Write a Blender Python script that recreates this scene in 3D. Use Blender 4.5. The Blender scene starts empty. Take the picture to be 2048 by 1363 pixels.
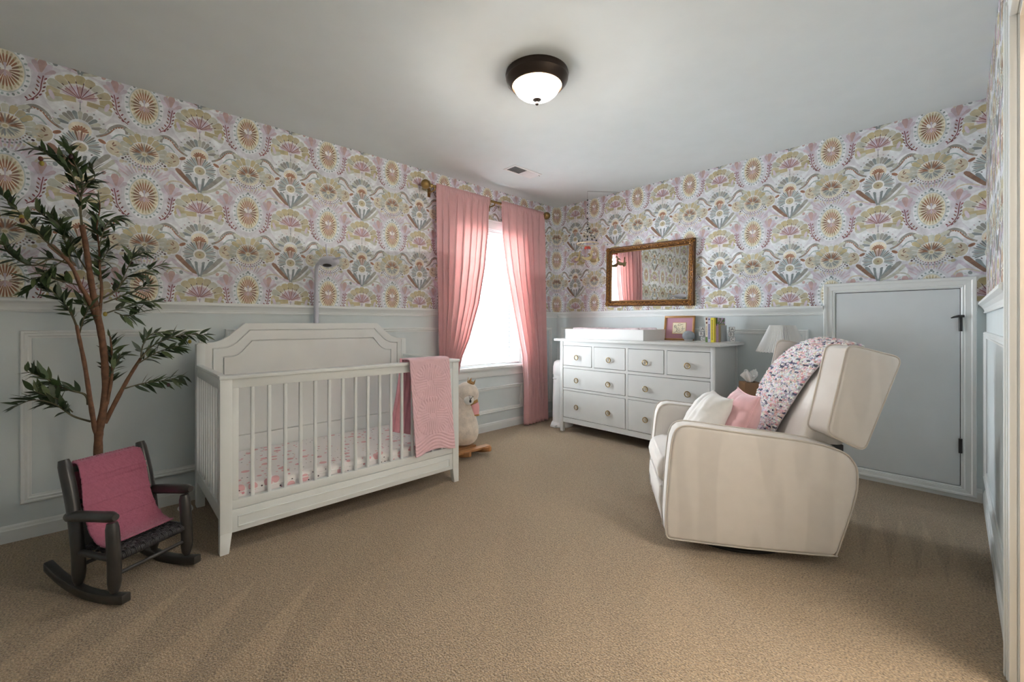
import bpy, bmesh, math, random
from math import sin, cos, pi, radians
from mathutils import Vector, Matrix, Quaternion
R = random.Random(7)
scn = bpy.context.scene
COL = scn.collection
# ------------------------------------------------------------------ camera
FPX, CXP, HYP = 848.0, 1024.0, 645.4          # focal length, centre column, horizon row in the 2048x1363 frame
HC = 1.115
YAW = radians(46.35)
CAM = Vector((3.330, -3.924, HC))
cd = bpy.data.cameras.new('camera')
cd.sensor_fit = 'HORIZONTAL'; cd.sensor_width = 36.0
cd.lens = 36.0 * FPX / 2048.0
cd.shift_y = (HYP - 681.5) / 2048.0
cd.clip_start = 0.02; cd.clip_end = 200
co = bpy.data.objects.new('camera', cd); COL.objects.link(co)
co.location = CAM; co.rotation_euler = (pi / 2, 0, YAW)
scn.camera = co
# ------------------------------------------------------------------ world, lights, exposure
SKY_STRENGTH = 22.0
LAMP_STRENGTH = 160.0
HALL_WATTS = 56.0
EXPOSURE = 1.15
w = bpy.data.worlds.new('World'); scn.world = w; w.use_nodes = True
bg = w.node_tree.nodes['Background']
bg.inputs['Color'].default_value = (0.86, 0.94, 1.0, 1)
bg.inputs['Strength'].default_value = SKY_STRENGTH
vs = scn.view_settings
vs.view_transform = 'Standard'; vs.look = 'None'; vs.exposure = EXPOSURE; vs.gamma = 1.0
vs.use_curve_mapping = False
scn.cycles.sample_clamp_direct = 2.5
WIN_Y0, WIN_Y1, WIN_Z0, WIN_Z1 = -1.51, -0.62, 0.66, 2.08
pl = bpy.data.lights.new('window_portal', 'AREA'); pl.shape = 'RECTANGLE'
pl.size = WIN_Y1 - WIN_Y0; pl.size_y = WIN_Z1 - WIN_Z0; pl.cycles.is_portal = True
po = bpy.data.objects.new('window_portal', pl); COL.objects.link(po)
po.location = (-0.17, (WIN_Y0 + WIN_Y1) / 2, (WIN_Z0 + WIN_Z1) / 2); po.rotation_euler = (pi / 2, 0, -pi / 2)
# hallway ceiling fixture, beyond the open doorway beside the camera
hl = bpy.data.lights.new('hall_light', 'AREA'); hl.shape = 'DISK'; hl.size = 1.1
hl.energy = HALL_WATTS; hl.color = (1.0, 0.94, 0.86)
ho = bpy.data.objects.new('hall_light', hl); COL.objects.link(ho)
ho.location = (4.08, -1.80, 2.40); ho.rotation_euler = (0, 0, 0)
# ------------------------------------------------------------------ pixel -> place helpers
FW = Vector((-sin(YAW), cos(YAW), 0)); RT = Vector((cos(YAW), sin(YAW), 0)); UP = Vector((0, 0, 1))
def ray(x, y): return FW + RT * ((x - CXP) / FPX) + UP * ((HYP - y) / FPX)
def onx(x, y, X): d = ray(x, y); return CAM + d * ((X - CAM.x) / d.x)
def ony(x, y, Y): d = ray(x, y); return CAM + d * ((Y - CAM.y) / d.y)
def onz(x, y, Z): d = ray(x, y); return CAM + d * ((Z - CAM.z) / d.z)
def onpl(x, y, P, n): d = ray(x, y); return CAM + d * ((Vector(P) - CAM).dot(n) / d.dot(n))
def dep(x, y, D): return CAM + ray(x, y) * D
# ------------------------------------------------------------------ materials
MATS = {}
def nd(nt, t, **k):
    n = nt.nodes.new(t)
    for a, v in k.items(): setattr(n, a, v)
    return n
def mat(name, col, rough=0.55, metal=0.0, var=0.06, vscale=6.0, bump=0.0, bscale=200.0, sheen=0.0, spec=0.5,
        coat=0.0, attr=None, trans=0.0, detail=2.0, tcol=None):
    if name in MATS: return MATS[name]
    m = bpy.data.materials.new(name); m.use_nodes = True; MATS[name] = m
    nt = m.node_tree; b = nt.nodes['Principled BSDF']
    b.inputs['Roughness'].default_value = rough; b.inputs['Metallic'].default_value = metal
    b.inputs['Specular IOR Level'].default_value = spec
    if sheen: b.inputs['Sheen Weight'].default_value = sheen; b.inputs['Sheen Roughness'].default_value = 0.4
    if coat: b.inputs['Coat Weight'].default_value = coat
    tc = nd(nt, 'ShaderNodeTexCoord')
    no = nd(nt, 'ShaderNodeTexNoise'); no.inputs['Scale'].default_value = vscale; no.inputs['Detail'].default_value = detail
    nt.links.new(tc.outputs['Object'], no.inputs['Vector'])
    mr = nd(nt, 'ShaderNodeMapRange'); mr.inputs['From Min'].default_value = 0.3; mr.inputs['From Max'].default_value = 0.7
    mr.inputs['To Min'].default_value = 1 - var; mr.inputs['To Max'].default_value = 1 + var
    nt.links.new(no.outputs['Fac'], mr.inputs['Value'])
    mx = nd(nt, 'ShaderNodeVectorMath', operation='SCALE')
    if attr:
        at = nd(nt, 'ShaderNodeAttribute', attribute_name=attr); nt.links.new(at.outputs['Color'], mx.inputs[0])
    else:
        mx.inputs[0].default_value = col[:3]
    nt.links.new(mr.outputs['Result'], mx.inputs['Scale'])
    nt.links.new(mx.outputs['Vector'], b.inputs['Base Color'])
    if bump:
        n2 = nd(nt, 'ShaderNodeTexNoise'); n2.inputs['Scale'].default_value = bscale; n2.inputs['Detail'].default_value = 3
        nt.links.new(tc.outputs['Object'], n2.inputs['Vector'])
        bp = nd(nt, 'ShaderNodeBump'); bp.inputs['Strength'].default_value = bump; bp.inputs['Distance'].default_value = 0.004
        nt.links.new(n2.outputs['Fac'], bp.inputs['Height']); nt.links.new(bp.outputs['Normal'], b.inputs['Normal'])
    if trans:
        tr = nd(nt, 'ShaderNodeBsdfTranslucent'); tr.inputs['Color'].default_value = (*(tcol or col), 1)
        ms = nd(nt, 'ShaderNodeMixShader'); ms.inputs['Fac'].default_value = trans
        nt.links.new(b.outputs[0], ms.inputs[1]); nt.links.new(tr.outputs[0], ms.inputs[2])
        nt.links.new(ms.outputs[0], nt.nodes['Material Output'].inputs['Surface'])
    return m
def emis(name, col, strength):
    m = bpy.data.materials.new(name); m.use_nodes = True; MATS[name] = m
    b = m.node_tree.nodes['Principled BSDF']
    b.inputs['Base Color'].default_value = (*col, 1); b.inputs['Emission Color'].default_value = (*col, 1)
    b.inputs['Emission Strength'].default_value = strength; b.inputs['Roughness'].default_value = 0.3
    return m
def dome_mat(name, col, strength, cx, cy, r):
    # frosted glass lit by the bulbs behind it: brightest over the bulbs, dimmer toward the rim
    m = emis(name, col, strength); nt = m.node_tree
    ge = nd(nt, 'ShaderNodeNewGeometry'); sb = nd(nt, 'ShaderNodeVectorMath', operation='SUBTRACT'); sb.inputs[1].default_value = (cx, cy, 0)
    nt.links.new(ge.outputs['Position'], sb.inputs[0]); ml = nd(nt, 'ShaderNodeVectorMath', operation='MULTIPLY'); ml.inputs[1].default_value = (1, 1, 0)
    nt.links.new(sb.outputs[0], ml.inputs[0]); ln = nd(nt, 'ShaderNodeVectorMath', operation='LENGTH'); nt.links.new(ml.outputs[0], ln.inputs[0])
    mr = nd(nt, 'ShaderNodeMapRange'); mr.inputs['From Min'].default_value = r * 0.45; mr.inputs['From Max'].default_value = r * 0.98
    mr.inputs['To Min'].default_value = strength; mr.inputs['To Max'].default_value = strength * 0.34
    nt.links.new(ln.outputs['Value'], mr.inputs['Value']); nt.links.new(mr.outputs['Result'], nt.nodes['Principled BSDF'].inputs['Emission Strength'])
    m2 = nd(nt, 'ShaderNodeMapRange'); m2.inputs['From Min'].default_value = r * 0.85; m2.inputs['From Max'].default_value = r * 1.0   # warm emission added at the rim to tint the glow on the ceiling
    nt.links.new(ln.outputs['Value'], m2.inputs['Value'])
    mc_ = nd(nt, 'ShaderNodeMix', data_type='RGBA'); nt.links.new(m2.outputs['Result'], mc_.inputs['Factor'])
    mc_.inputs[6].default_value = (*col, 1); mc_.inputs[7].default_value = (1.0, 0.66, 0.36, 1)
    nt.links.new(mc_.outputs[2], nt.nodes['Principled BSDF'].inputs['Emission Color'])
    return m
def pane_mat(name):
    m = bpy.data.materials.new(name); m.use_nodes = True; MATS[name] = m
    nt = m.node_tree; nt.nodes.remove(nt.nodes['Principled BSDF'])
    t = nd(nt, 'ShaderNodeBsdfTransparent'); g = nd(nt, 'ShaderNodeBsdfGlossy'); g.inputs['Roughness'].default_value = 0.02
    f = nd(nt, 'ShaderNodeFresnel'); f.inputs['IOR'].default_value = 1.12
    s = nd(nt, 'ShaderNodeMixShader')
    nt.links.new(f.outputs[0], s.inputs['Fac']); nt.links.new(t.outputs[0], s.inputs[1]); nt.links.new(g.outputs[0], s.inputs[2])
    nt.links.new(s.outputs[0], nt.nodes['Material Output'].inputs['Surface'])
    return m
def srgb(r, g, b):
    f = lambda c: c / 12.92 if c <= 0.04045 else ((c + 0.055) / 1.055) ** 2.4
    return (f(r / 255), f(g / 255), f(b / 255))
M_WALL = mat('wall_paint', (0.63, 0.69, 0.70), 0.6, var=0.02, bump=0.05, bscale=500)
M_TRIM = mat('trim_paint', (0.73, 0.76, 0.755), 0.4, var=0.015)
M_CEIL = mat('ceiling_paint', (0.74, 0.80, 0.815), 0.9, var=0.015, bump=0.08, bscale=350)
M_HALL = mat('hall_paint', (0.74, 0.67, 0.59), 0.7, var=0.02)
M_DOOR = mat('door_paint', (0.64, 0.68, 0.70), 0.45, var=0.02, bump=0.12, bscale=260)
M_GAPSHADE = mat('gap_shade', (0.012, 0.013, 0.013), 0.9)  # near-black colour standing in for the shade in gaps and holes
M_CRIB = mat('crib_white', (0.70, 0.735, 0.73), 0.42, var=0.02, bump=0.06, bscale=120)
M_CRIBIN = mat('crib_headboard_white', (0.73, 0.75, 0.735), 0.45, var=0.02)
M_DRES = mat('dresser_white', (0.585, 0.595, 0.585), 0.42, var=0.02)
M_TRAY = mat('tray_white', (0.66, 0.66, 0.65), 0.4, var=0.01)
M_WHITE = mat('white_plastic', (0.80, 0.80, 0.80), 0.28, var=0.01)
M_BRASS = mat('aged_brass', (0.34, 0.22, 0.085), 0.32, 1.0, var=0.15, vscale=30)
M_PULL = mat('pull_brass', (0.27, 0.19, 0.085), 0.35, 1.0, var=0.1, vscale=60)
M_BLACK = mat('black_metal', (0.012, 0.011, 0.011), 0.4, var=0.1)
M_BRONZE = mat('bronze', (0.035, 0.024, 0.018), 0.35, 0.6, var=0.1)
M_CHAIRW = mat('black_stained_wood', (0.022, 0.020, 0.018), 0.33, var=0.2, vscale=20)
M_WEAVE = mat('black_woven_cord', (0.020, 0.018, 0.020), 0.4, var=0.2, vscale=60)
M_PINKK = mat('rose_knit', (0.37, 0.115, 0.175), 0.9, var=0.07, vscale=80, bump=0.5, bscale=420, sheen=0.2)
M_QUILT = mat('pink_quilt', (0.76, 0.51, 0.555), 0.9, var=0.04, vscale=20, bump=0.3, bscale=600, sheen=0.15)
M_CURT = mat('pink_curtain', (0.73, 0.47, 0.48), 0.85, var=0.04, vscale=12, bump=0.15, bscale=700, trans=0.32, tcol=(0.92, 0.66, 0.62))
M_VELV = None
M_BARK = mat('olive_bark', (0.13, 0.060, 0.030), 0.8, var=0.35, vscale=40, bump=0.6, bscale=70)
M_TWIG = mat('olive_twig', (0.085, 0.075, 0.035), 0.7, var=0.2, vscale=40)
M_LEAF = [mat('olive_leaf_' + n, c, 0.42, var=0.25, vscale=9) for n, c in
          (('deep', (0.018, 0.036, 0.010)), ('mid', (0.032, 0.060, 0.016)), ('pale', (0.075, 0.105, 0.040)))]
M_WOOD = mat('rocker_wood', (0.36, 0.17, 0.065), 0.4, var=0.15, vscale=18)
M_PLUSH = mat('cream_plush', (0.70, 0.62, 0.54), 1.0, var=0.16, vscale=22, bump=0.9, bscale=170, sheen=0.5, detail=5)
M_TABLE = mat('dark_table_wood', (0.045, 0.026, 0.014), 0.4, var=0.3, vscale=12)
M_KRAFT = mat('tissue_box_brown', (0.24, 0.13, 0.065), 0.6, var=0.08)
M_TISSUE = mat('tissue_white', (0.82, 0.81, 0.80), 0.9, var=0.03)
M_SHADE = mat('pleated_shade_white', (0.82, 0.82, 0.81), 0.8, var=0.02, trans=0.25)
M_GREYF = mat('grey_fabric', (0.30, 0.33, 0.36), 0.9, var=0.1, vscale=300, bump=0.3, bscale=900)
# ------------------------------------------------------------------ mesh helpers
class MB:
    def __init__(s): s.v = []; s.f = []; s.c = []; s.cc = None
    def add(s, vs, fs):
        o = len(s.v); s.v += [tuple(p) for p in vs]; s.f += [tuple(i + o for i in f) for f in fs]
        if s.cc is not None: s.c += [s.cc] * len(vs)
        return s
    def box(s, x0, y0, z0, x1, y1, z1):
        x0, x1 = min(x0, x1), max(x0, x1); y0, y1 = min(y0, y1), max(y0, y1); z0, z1 = min(z0, z1), max(z0, z1)
        return s.add([(x0, y0, z0), (x1, y0, z0), (x1, y1, z0), (x0, y1, z0), (x0, y0, z1), (x1, y0, z1), (x1, y1, z1), (x0, y1, z1)],
                     [(0, 3, 2, 1), (4, 5, 6, 7), (0, 1, 5, 4), (1, 2, 6, 5), (2, 3, 7, 6), (3, 0, 4, 7)])
    def hexa(s, p):                       # eight corners: bottom loop then top loop
        return s.add(p, [(0, 3, 2, 1), (4, 5, 6, 7), (0, 1, 5, 4), (1, 2, 6, 5), (2, 3, 7, 6), (3, 0, 4, 7)])
    def prism(s, poly, lo, hi, fn):       # fn(p, q, d) -> xyz
        n = len(poly)
        vs = [fn(p, q, lo) for p, q in poly] + [fn(p, q, hi) for p, q in poly]
        fs = [tuple(range(n))[::-1], tuple(range(n, 2 * n))] + [(i, (i + 1) % n, n + (i + 1) % n, n + i) for i in range(n)]
        return s.add(vs, fs)
    def tube(s, pts, r, n=8, closed=False, caps=True, flat=1.0, upv=None):
        P = [Vector(p) for p in pts]; k = len(P)
        rr = r if isinstance(r, (list, tuple)) else [r] * k
        vs = []; nrm = None
        for i in range(k):
            a = P[(i - 1) % k] if (closed or i > 0) else P[i]; b = P[(i + 1) % k] if (closed or i < k - 1) else P[i]
            t = (b - a).normalized() if (b - a).length > 1e-9 else Vector((0, 0, 1))
            if nrm is None:
                q = Vector(upv) if upv else (Vector((0, 0, 1)) if abs(t.z) < 0.9 else Vector((1, 0, 0)))
                nrm = (q - t * q.dot(t)).normalized()
            else:
                nrm = nrm - t * nrm.dot(t)
                nrm = nrm.normalized() if nrm.length > 1e-6 else t.orthogonal().normalized()
            bn = t.cross(nrm)
            for j in range(n):
                a2 = 2 * pi * j / n
                vs.append(P[i] + (nrm * (cos(a2) * flat) + bn * sin(a2)) * rr[i])
        fs = []
        for i in range(k if closed else k - 1):
            i2 = (i + 1) % k
            for j in range(n):
                j2 = (j + 1) % n; fs.append((i * n + j, i2 * n + j, i2 * n + j2, i * n + j2)[::-1])
        if caps and not closed:
            fs.append(tuple(range(n))); fs.append(tuple(range((k - 1) * n, k * n))[::-1])
        return s.add(vs, fs)
    def lathe(s, prof, n=24, c=(0, 0, 0), sx=1.0, sy=1.0):
        vs = []; fs = []; k = len(prof)
        for r, z in prof:
            for j in range(n):
                a = 2 * pi * j / n; vs.append((c[0] + r * cos(a) * sx, c[1] + r * sin(a) * sy, c[2] + z))
        for i in range(k - 1):
            for j in range(n):
                j2 = (j + 1) % n; fs.append((i * n + j, i * n + j2, (i + 1) * n + j2, (i + 1) * n + j))
        fs.append(tuple(range(n))[::-1]); fs.append(tuple(range((k - 1) * n, k * n)))
        return s.add(vs, fs)
    def ball(s, c, r, n=12, m=8, rot=None):
        if not isinstance(r, (tuple, list)): r = (r, r, r)
        vs = []; fs = []
        for i in range(m + 1):
            t = pi * i / m
            for j in range(n):
                a = 2 * pi * j / n
                p = Vector((r[0] * sin(t) * cos(a), r[1] * sin(t) * sin(a), r[2] * cos(t)))
                if rot is not None: p = rot @ p
                vs.append(Vector(c) + p)
        for i in range(m):
            for j in range(n):
                j2 = (j + 1) % n
                if i == 0: fs.append((j, (i + 1) * n + j, (i + 1) * n + j2))
                elif i == m - 1: fs.append((i * n + j, (i + 1) * n + j, i * n + j2))
                else: fs.append((i * n + j, (i + 1) * n + j, (i + 1) * n + j2, i * n + j2))
        return s.add(vs, fs)
    def grid(s, fn, nu, nv, wrap=False):
        vs = [fn(i / nu, j / nv) for j in range(nv + 1) for i in range(nu + (0 if wrap else 1))]
        w_ = nu if wrap else nu + 1; fs = []
        for j in range(nv):
            for i in range(nu):
                i2 = (i + 1) % w_ if wrap else i + 1
                fs.append((j * w_ + i, j * w_ + i2, (j + 1) * w_ + i2, (j + 1) * w_ + i))
        return s.add(vs, fs)
    def build(s, name, m, parent=None, smooth=False, bevel=0.0, seg=2, ang=30, world=True, solid=0.0, sharp=40, sub=0, weld=False):
        me = bpy.data.meshes.new(name)
        vs = s.v
        if parent is not None and world:
            mw = MWI[parent.name]; vs = [tuple(mw @ Vector(p)) for p in vs]
        me.from_pydata(vs, [], s.f)
        if s.c and len(s.c) == len(s.v):
            ca = me.color_attributes.new('Col', 'FLOAT_COLOR', 'POINT')
            ca.data.foreach_set('color', [x for c in s.c for x in (c[0], c[1], c[2], 1.0)])
        if bevel or weld:
            bm = bmesh.new(); bm.from_mesh(me)
            if weld: bmesh.ops.remove_doubles(bm, verts=bm.verts, dist=1e-6)
            if bevel:
                es = [e for e in bm.edges if len(e.link_faces) == 2 and e.calc_face_angle(0) > radians(ang)]
                bmesh.ops.bevel(bm, geom=es, offset=bevel, segments=seg, profile=0.5, affect='EDGES', clamp_overlap=True)
            bm.to_mesh(me); bm.free()
        if smooth or (bevel and seg > 1):
            me.polygons.foreach_set('use_smooth', [True] * len(me.polygons))
            if sharp < 180: me.set_sharp_from_angle(angle=radians(sharp))
        ms = m if isinstance(m, (list, tuple)) else [m]
        for q in ms: me.materials.append(q)
        o = bpy.data.objects.new(name, me); COL.objects.link(o)
        if parent is not None: o.parent = parent
        if solid:
            md = o.modifiers.new('thickness', 'SOLIDIFY'); md.thickness = solid; md.offset = 0
        if sub:
            md = o.modifiers.new('smooth', 'SUBSURF'); md.levels = sub; md.render_levels = sub
        MWI[o.name] = MWI[parent.name] if parent is not None else Matrix.Identity(4)
        return o
MWI = {}
def tag(o, label, cat, group=None):
    o['label'] = label; o['category'] = cat
    if group: o['group'] = group
    return o
def thing(name, label, cat, loc=(0, 0, 0), rotz=0.0, group=None):
    o = bpy.data.objects.new(name, None); COL.objects.link(o)
    o.empty_display_size = 0.05
    o.location = loc; o.rotation_euler = (0, 0, rotz)
    MWI[o.name] = (Matrix.Translation(Vector(loc)) @ Matrix.Rotation(rotz, 4, 'Z')).inverted()
    return tag(o, label, cat, group)
def struct(o): o['kind'] = 'structure'; return o
def root(name, loc=(0, 0, 0)):
    o = bpy.data.objects.new(name, None); COL.objects.link(o); o.location = loc; o['kind'] = 'structure'
    MWI[o.name] = Matrix.Translation(Vector(loc)).inverted(); return o
def text_mb(txt, size, fn, depth=0.0008):
    cu = bpy.data.curves.new('glyph', 'FONT'); cu.body = txt; cu.size = size; cu.align_x = 'CENTER'; cu.align_y = 'CENTER'
    cu.extrude = depth; cu.resolution_u = 2
    o = bpy.data.objects.new('glyph', cu)
    me = o.to_mesh(); mb = MB()
    mb.add([fn(Vector(v.co)) for v in me.vertices], [tuple(p.vertices) for p in me.polygons])
    o.to_mesh_clear(); bpy.data.objects.remove(o); bpy.data.curves.remove(cu)
    return mb
def lerp(a, b, t): return a + (b - a) * t
def interp(keys, t):
    for (t0, v0), (t1, v1) in zip(keys, keys[1:]):
        if t <= t1: return lerp(v0, v1, max(0, (t - t0) / (t1 - t0)))
    return keys[-1][1]
def catmull(P, k=6):
    P = [Vector(p) for p in P]; out = []
    for i in range(len(P) - 1):
        a = P[max(i - 1, 0)]; b = P[i]; c = P[i + 1]; d = P[min(i + 2, len(P) - 1)]
        for j in range(k):
            t = j / k
            out.append(0.5 * ((2 * b) + (c - a) * t + (2 * a - 5 * b + 4 * c - d) * t * t + (3 * b - a - 3 * c + d) * t ** 3))
    out.append(P[-1]); return out
# ================================================================== the room shell
W, YF, H = 3.457, -4.75, 2.5
T = 0.16
def quadwall(name, m, boxes):
    b = MB()
    for q in boxes: b.box(*q)
    return struct(b.build(name, m))
# carpet --------------------------------------------------------------
def carpet_material():
    m = bpy.data.materials.new('carpet'); m.use_nodes = True; nt = m.node_tree; b = nt.nodes['Principled BSDF']
    b.inputs['Roughness'].default_value = 1.0; b.inputs['Specular IOR Level'].default_value = 0.1
    b.inputs['Sheen Weight'].default_value = 0.25; b.inputs['Sheen Roughness'].default_value = 0.6
    tc = nd(nt, 'ShaderNodeTexCoord'); L = nt.links.new
    def math_(op, a, c=None):
        n = nd(nt, 'ShaderNodeMath', operation=op)
        for i, q in enumerate((a, c)):
            if q is None: continue
            if isinstance(q, (int, float)): n.inputs[i].default_value = q
            else: L(q, n.inputs[i])
        return n.outputs[0]
    def noise(scale, det):
        n = nd(nt, 'ShaderNodeTexNoise'); n.inputs['Scale'].default_value = scale; n.inputs['Detail'].default_value = det
        L(tc.outputs['Object'], n.inputs['Vector']); return n.outputs['Fac']
    def vor(scale):
        n = nd(nt, 'ShaderNodeTexVoronoi'); n.inputs['Scale'].default_value = scale
        L(tc.outputs['Object'], n.inputs['Vector']); return n
    sx = nd(nt, 'ShaderNodeSeparateXYZ'); L(tc.outputs['Object'], sx.inputs[0]); X, Y = sx.outputs[0], sx.outputs[1]
    # vacuum strokes: pointed wedges of brushed pile, in the open carpet where they were left
    def wedges(cx, cy, ang, pitch, length, amp, half):
        c_, s_ = cos(ang), sin(ang)
        dx = math_('SUBTRACT', X, cx); dy = math_('SUBTRACT', Y, cy)
        u = math_('ADD', math_('MULTIPLY', dx, c_), math_('MULTIPLY', dy, s_))      # along the stroke
        v = math_('SUBTRACT', math_('MULTIPLY', dy, c_), math_('MULTIPLY', dx, s_))  # across
        wob = math_('MULTIPLY', math_('SUBTRACT', noise(0.9, 1), 0.5), pitch * 1.1)
        ph = math_('FRACT', math_('DIVIDE', math_('ADD', v, wob), pitch))
        tri = math_('MULTIPLY', math_('ABSOLUTE', math_('SUBTRACT', ph, 0.5)), 2.0)
        q = math_('SUBTRACT', math_('SUBTRACT', 1.0, math_('DIVIDE', u, length)), tri)
        ins = nd(nt, 'ShaderNodeMapRange', interpolation_type='SMOOTHSTEP'); ins.inputs['From Min'].default_value = -0.04; ins.inputs['From Max'].default_value = 0.06
        L(q, ins.inputs['Value'])
        g = nd(nt, 'ShaderNodeMapRange', interpolation_type='SMOOTHSTEP'); g.inputs['From Min'].default_value = -0.25; g.inputs['From Max'].default_value = 0.0
        L(u, g.inputs['Value'])
        e = nd(nt, 'ShaderNodeMapRange', interpolation_type='SMOOTHSTEP'); e.inputs['From Min'].default_value = half + 0.1; e.inputs['From Max'].default_value = half - 0.1
        L(math_('ABSOLUTE', v), e.inputs['Value'])
        return math_('MULTIPLY', math_('MULTIPLY', math_('MULTIPLY', ins.outputs[0], g.outputs[0]), e.outputs[0]), amp)
    s1 = wedges(1.70, -4.05, radians(138), 0.24, 0.75, 0.20, 0.60)
    s2 = wedges(3.12, -1.35, radians(97), 0.10, 0.75, 0.17, 0.30)
    s3 = wedges(2.30, -3.10, radians(120), 0.40, 1.0, 0.05, 0.9)
    base = math_('ADD', math_('ADD', s1, s2), s3)
    big = math_('MULTIPLY', math_('SUBTRACT', noise(1.3, 3), 0.5), 0.20)
    fine = math_('MULTIPLY', math_('SUBTRACT', noise(150, 3), 0.5), 2.7)
    mid = math_('MULTIPLY', math_('SUBTRACT', noise(38, 2), 0.5), 0.40)
    f = math_('ADD', math_('ADD', math_('ADD', base, big), math_('ADD', fine, mid)), 0.93)
    sc = nd(nt, 'ShaderNodeVectorMath', operation='SCALE'); sc.inputs[0].default_value = (0.315, 0.228, 0.137); L(f, sc.inputs['Scale'])
    L(sc.outputs[0], b.inputs['Base Color'])
    h = math_('ADD', math_('MULTIPLY', noise(170, 2), 1.0), math_('MULTIPLY', noise(60, 1), 0.25))
    bp = nd(nt, 'ShaderNodeBump'); bp.inputs['Strength'].default_value = 0.9; bp.inputs['Distance'].default_value = 0.012
    L(h, bp.inputs['Height']); L(bp.outputs[0], b.inputs['Normal'])
    return m
fl = MB(); fl.box(-T, YF - T, -0.1, 5.2, T, 0.0)
struct(fl.build('floor', carpet_material()))
quadwall('ceiling', M_CEIL, [(-T, YF - T, H, W + 0.12, T, H + 0.1)])
wall_left = quadwall('wall_left', M_WALL, [(-T, YF - T, 0, 0, WIN_Y0, H), (-T, WIN_Y1, 0, 0, T, H),
                     (-T, WIN_Y0, 0, 0, WIN_Y1, WIN_Z0), (-T, WIN_Y0, WIN_Z1, 0, WIN_Y1, H)])
DX0, DX1, DZ0, DZ1 = 2.706, 3.352, 0.075, 1.338
wall_back = quadwall('wall_back', M_WALL, [(0, 0, 0, DX0, T, H), (DX1, 0, 0, W, T, H), (DX0, 0, 0, DX1, T, DZ0), (DX0, 0, DZ1, DX1, T, H)])
OY0, OY1, OZ = -2.82, -1.93, 2.05
wall_right = quadwall('wall_right', M_WALL, [(W, OY1, 0, W + 0.12, T, H), (W, YF - T, 0, W + 0.12, OY0, H), (W, OY0, OZ, W + 0.12, OY1, H)])
wall_front = quadwall('wall_front', M_WALL, [(0, YF - T, 0, W, YF, H)])
# hallway beyond the doorway
quadwall('wall_hall', M_HALL, [(W + 1.2, -4.2, 0, W + 1.3, -0.9, H), (W + 0.12, -4.3, 0, W + 1.3, -4.2, H), (W + 0.12, -0.9, 0, W + 1.3, -0.8, H),
                               (W + 0.12, -4.3, H, W + 1.3, -0.8, H + 0.1)])
jm = MB(); jm.box(W + 0.005, OY1 - 0.016, 0, W + 0.135, OY1, OZ); jm.box(W + 0.005, OY0, 0, W + 0.135, OY0 + 0.016, OZ); jm.box(W + 0.005, OY0 + 0.016, OZ - 0.016, W + 0.135, OY1 - 0.016, OZ)
DR2 = root('door_2')
jm.build('jamb', M_HALL, DR2)
def casing_profile(mb, path, wdt, up, side):      # flat casing board with two raised beads
    pass
for side, ya, yb in (('near', OY1, OY1 + 0.075), ('far', OY0 - 0.075, OY0)):
    c = MB(); c.box(W - 0.016, ya, 0, W + 0.004, yb, OZ + 0.075)
    outer = yb if side == 'near' else ya
    c.box(W - 0.024, outer - (0.022 if side == 'near' else 0), 0, W - 0.014, outer + (0 if side == 'near' else 0.022), OZ + 0.075)
    mid = (ya + yb) / 2; c.box(W - 0.020, mid - 0.004, 0, W - 0.014, mid + 0.004, OZ + 0.055)
    c.build('casing', M_TRIM, DR2, bevel=0.003)
c = MB(); c.box(W - 0.016, OY0, OZ, W + 0.004, OY1, OZ + 0.075); c.box(W - 0.024, OY0, OZ + 0.053, W - 0.014, OY1, OZ + 0.075)
c.build('casing', M_TRIM, DR2, bevel=0.003)
# ---- running mouldings ----------------------------------------------
# a moulding is a profile (out from wall, up) swept along a wall
RAIL = [(0, 1.174), (0.010, 1.174), (0.012, 1.182), (0.008, 1.186), (0.012, 1.200), (0.022, 1.216), (0.030, 1.224), (0.034, 1.228), (0.034, 1.240), (0.028, 1.245), (0, 1.245)]
BASE = [(0, 0), (0.014, 0), (0.014, 0.062), (0.011, 0.068), (0.009, 0.078), (0.004, 0.085), (0, 0.085)]
def sweep(mb, prof, wall, a, b_):
    if wall == 'left': fn = lambda p, q, d: (p, d, q)
    elif wall == 'back': fn = lambda p, q, d: (d, -p, q)
    else: fn = lambda p, q, d: (W - p, d, q)
    mb.prism(prof, a, b_, fn)
n_ = [0]
def trim(fnc, nm='trim'):
    mb = MB(); fnc(mb); n_[0] += 1
    return struct(mb.build('%s_%d' % (nm, n_[0]) if nm == 'trim' else nm, M_TRIM))
for a, b_ in ((YF, -1.60), (-0.53, -0.002)): trim(lambda mb: sweep(mb, RAIL, 'left', a, b_))
for a, b_ in ((0.036, 2.636), (3.418, W - 0.036)): trim(lambda mb: sweep(mb, RAIL, 'back', a, b_))
trim(lambda mb: sweep(mb, RAIL, 'right', OY1 + 0.077, -0.002))
trim(lambda mb: sweep(mb, RAIL, 'right', YF + 0.036, OY0 - 0.077))
trim(lambda mb: mb.prism(RAIL, 0.036, W - 0.036, lambda p, q, d: (d, YF + p, q)))
trim(lambda mb: mb.prism(BASE, 0.016, W - 0.016, lambda p, q, d: (d, YF + p, q)), 'baseboard_front')
trim(lambda mb: sweep(mb, BASE, 'left', YF, -0.002), 'baseboard_left')
mb = MB(); sweep(mb, BASE, 'back', 0.016, 2.636); sweep(mb, BASE, 'back', 3.418, W - 0.016)
struct(mb.build('baseboard_back', M_TRIM))
mb = MB(); sweep(mb, BASE, 'right', OY1 + 0.077, -0.002); sweep(mb, BASE, 'right', YF, OY0 - 0.077)
struct(mb.build('baseboard_right', M_TRIM))
PROF = [(0, 0), (0, 0.010), (0.005, 0.016), (0.012, 0.016), (0.016, 0.010), (0.026, 0.012), (0.032, 0.007), (0.040, 0.006), (0.040, 0)]
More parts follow.
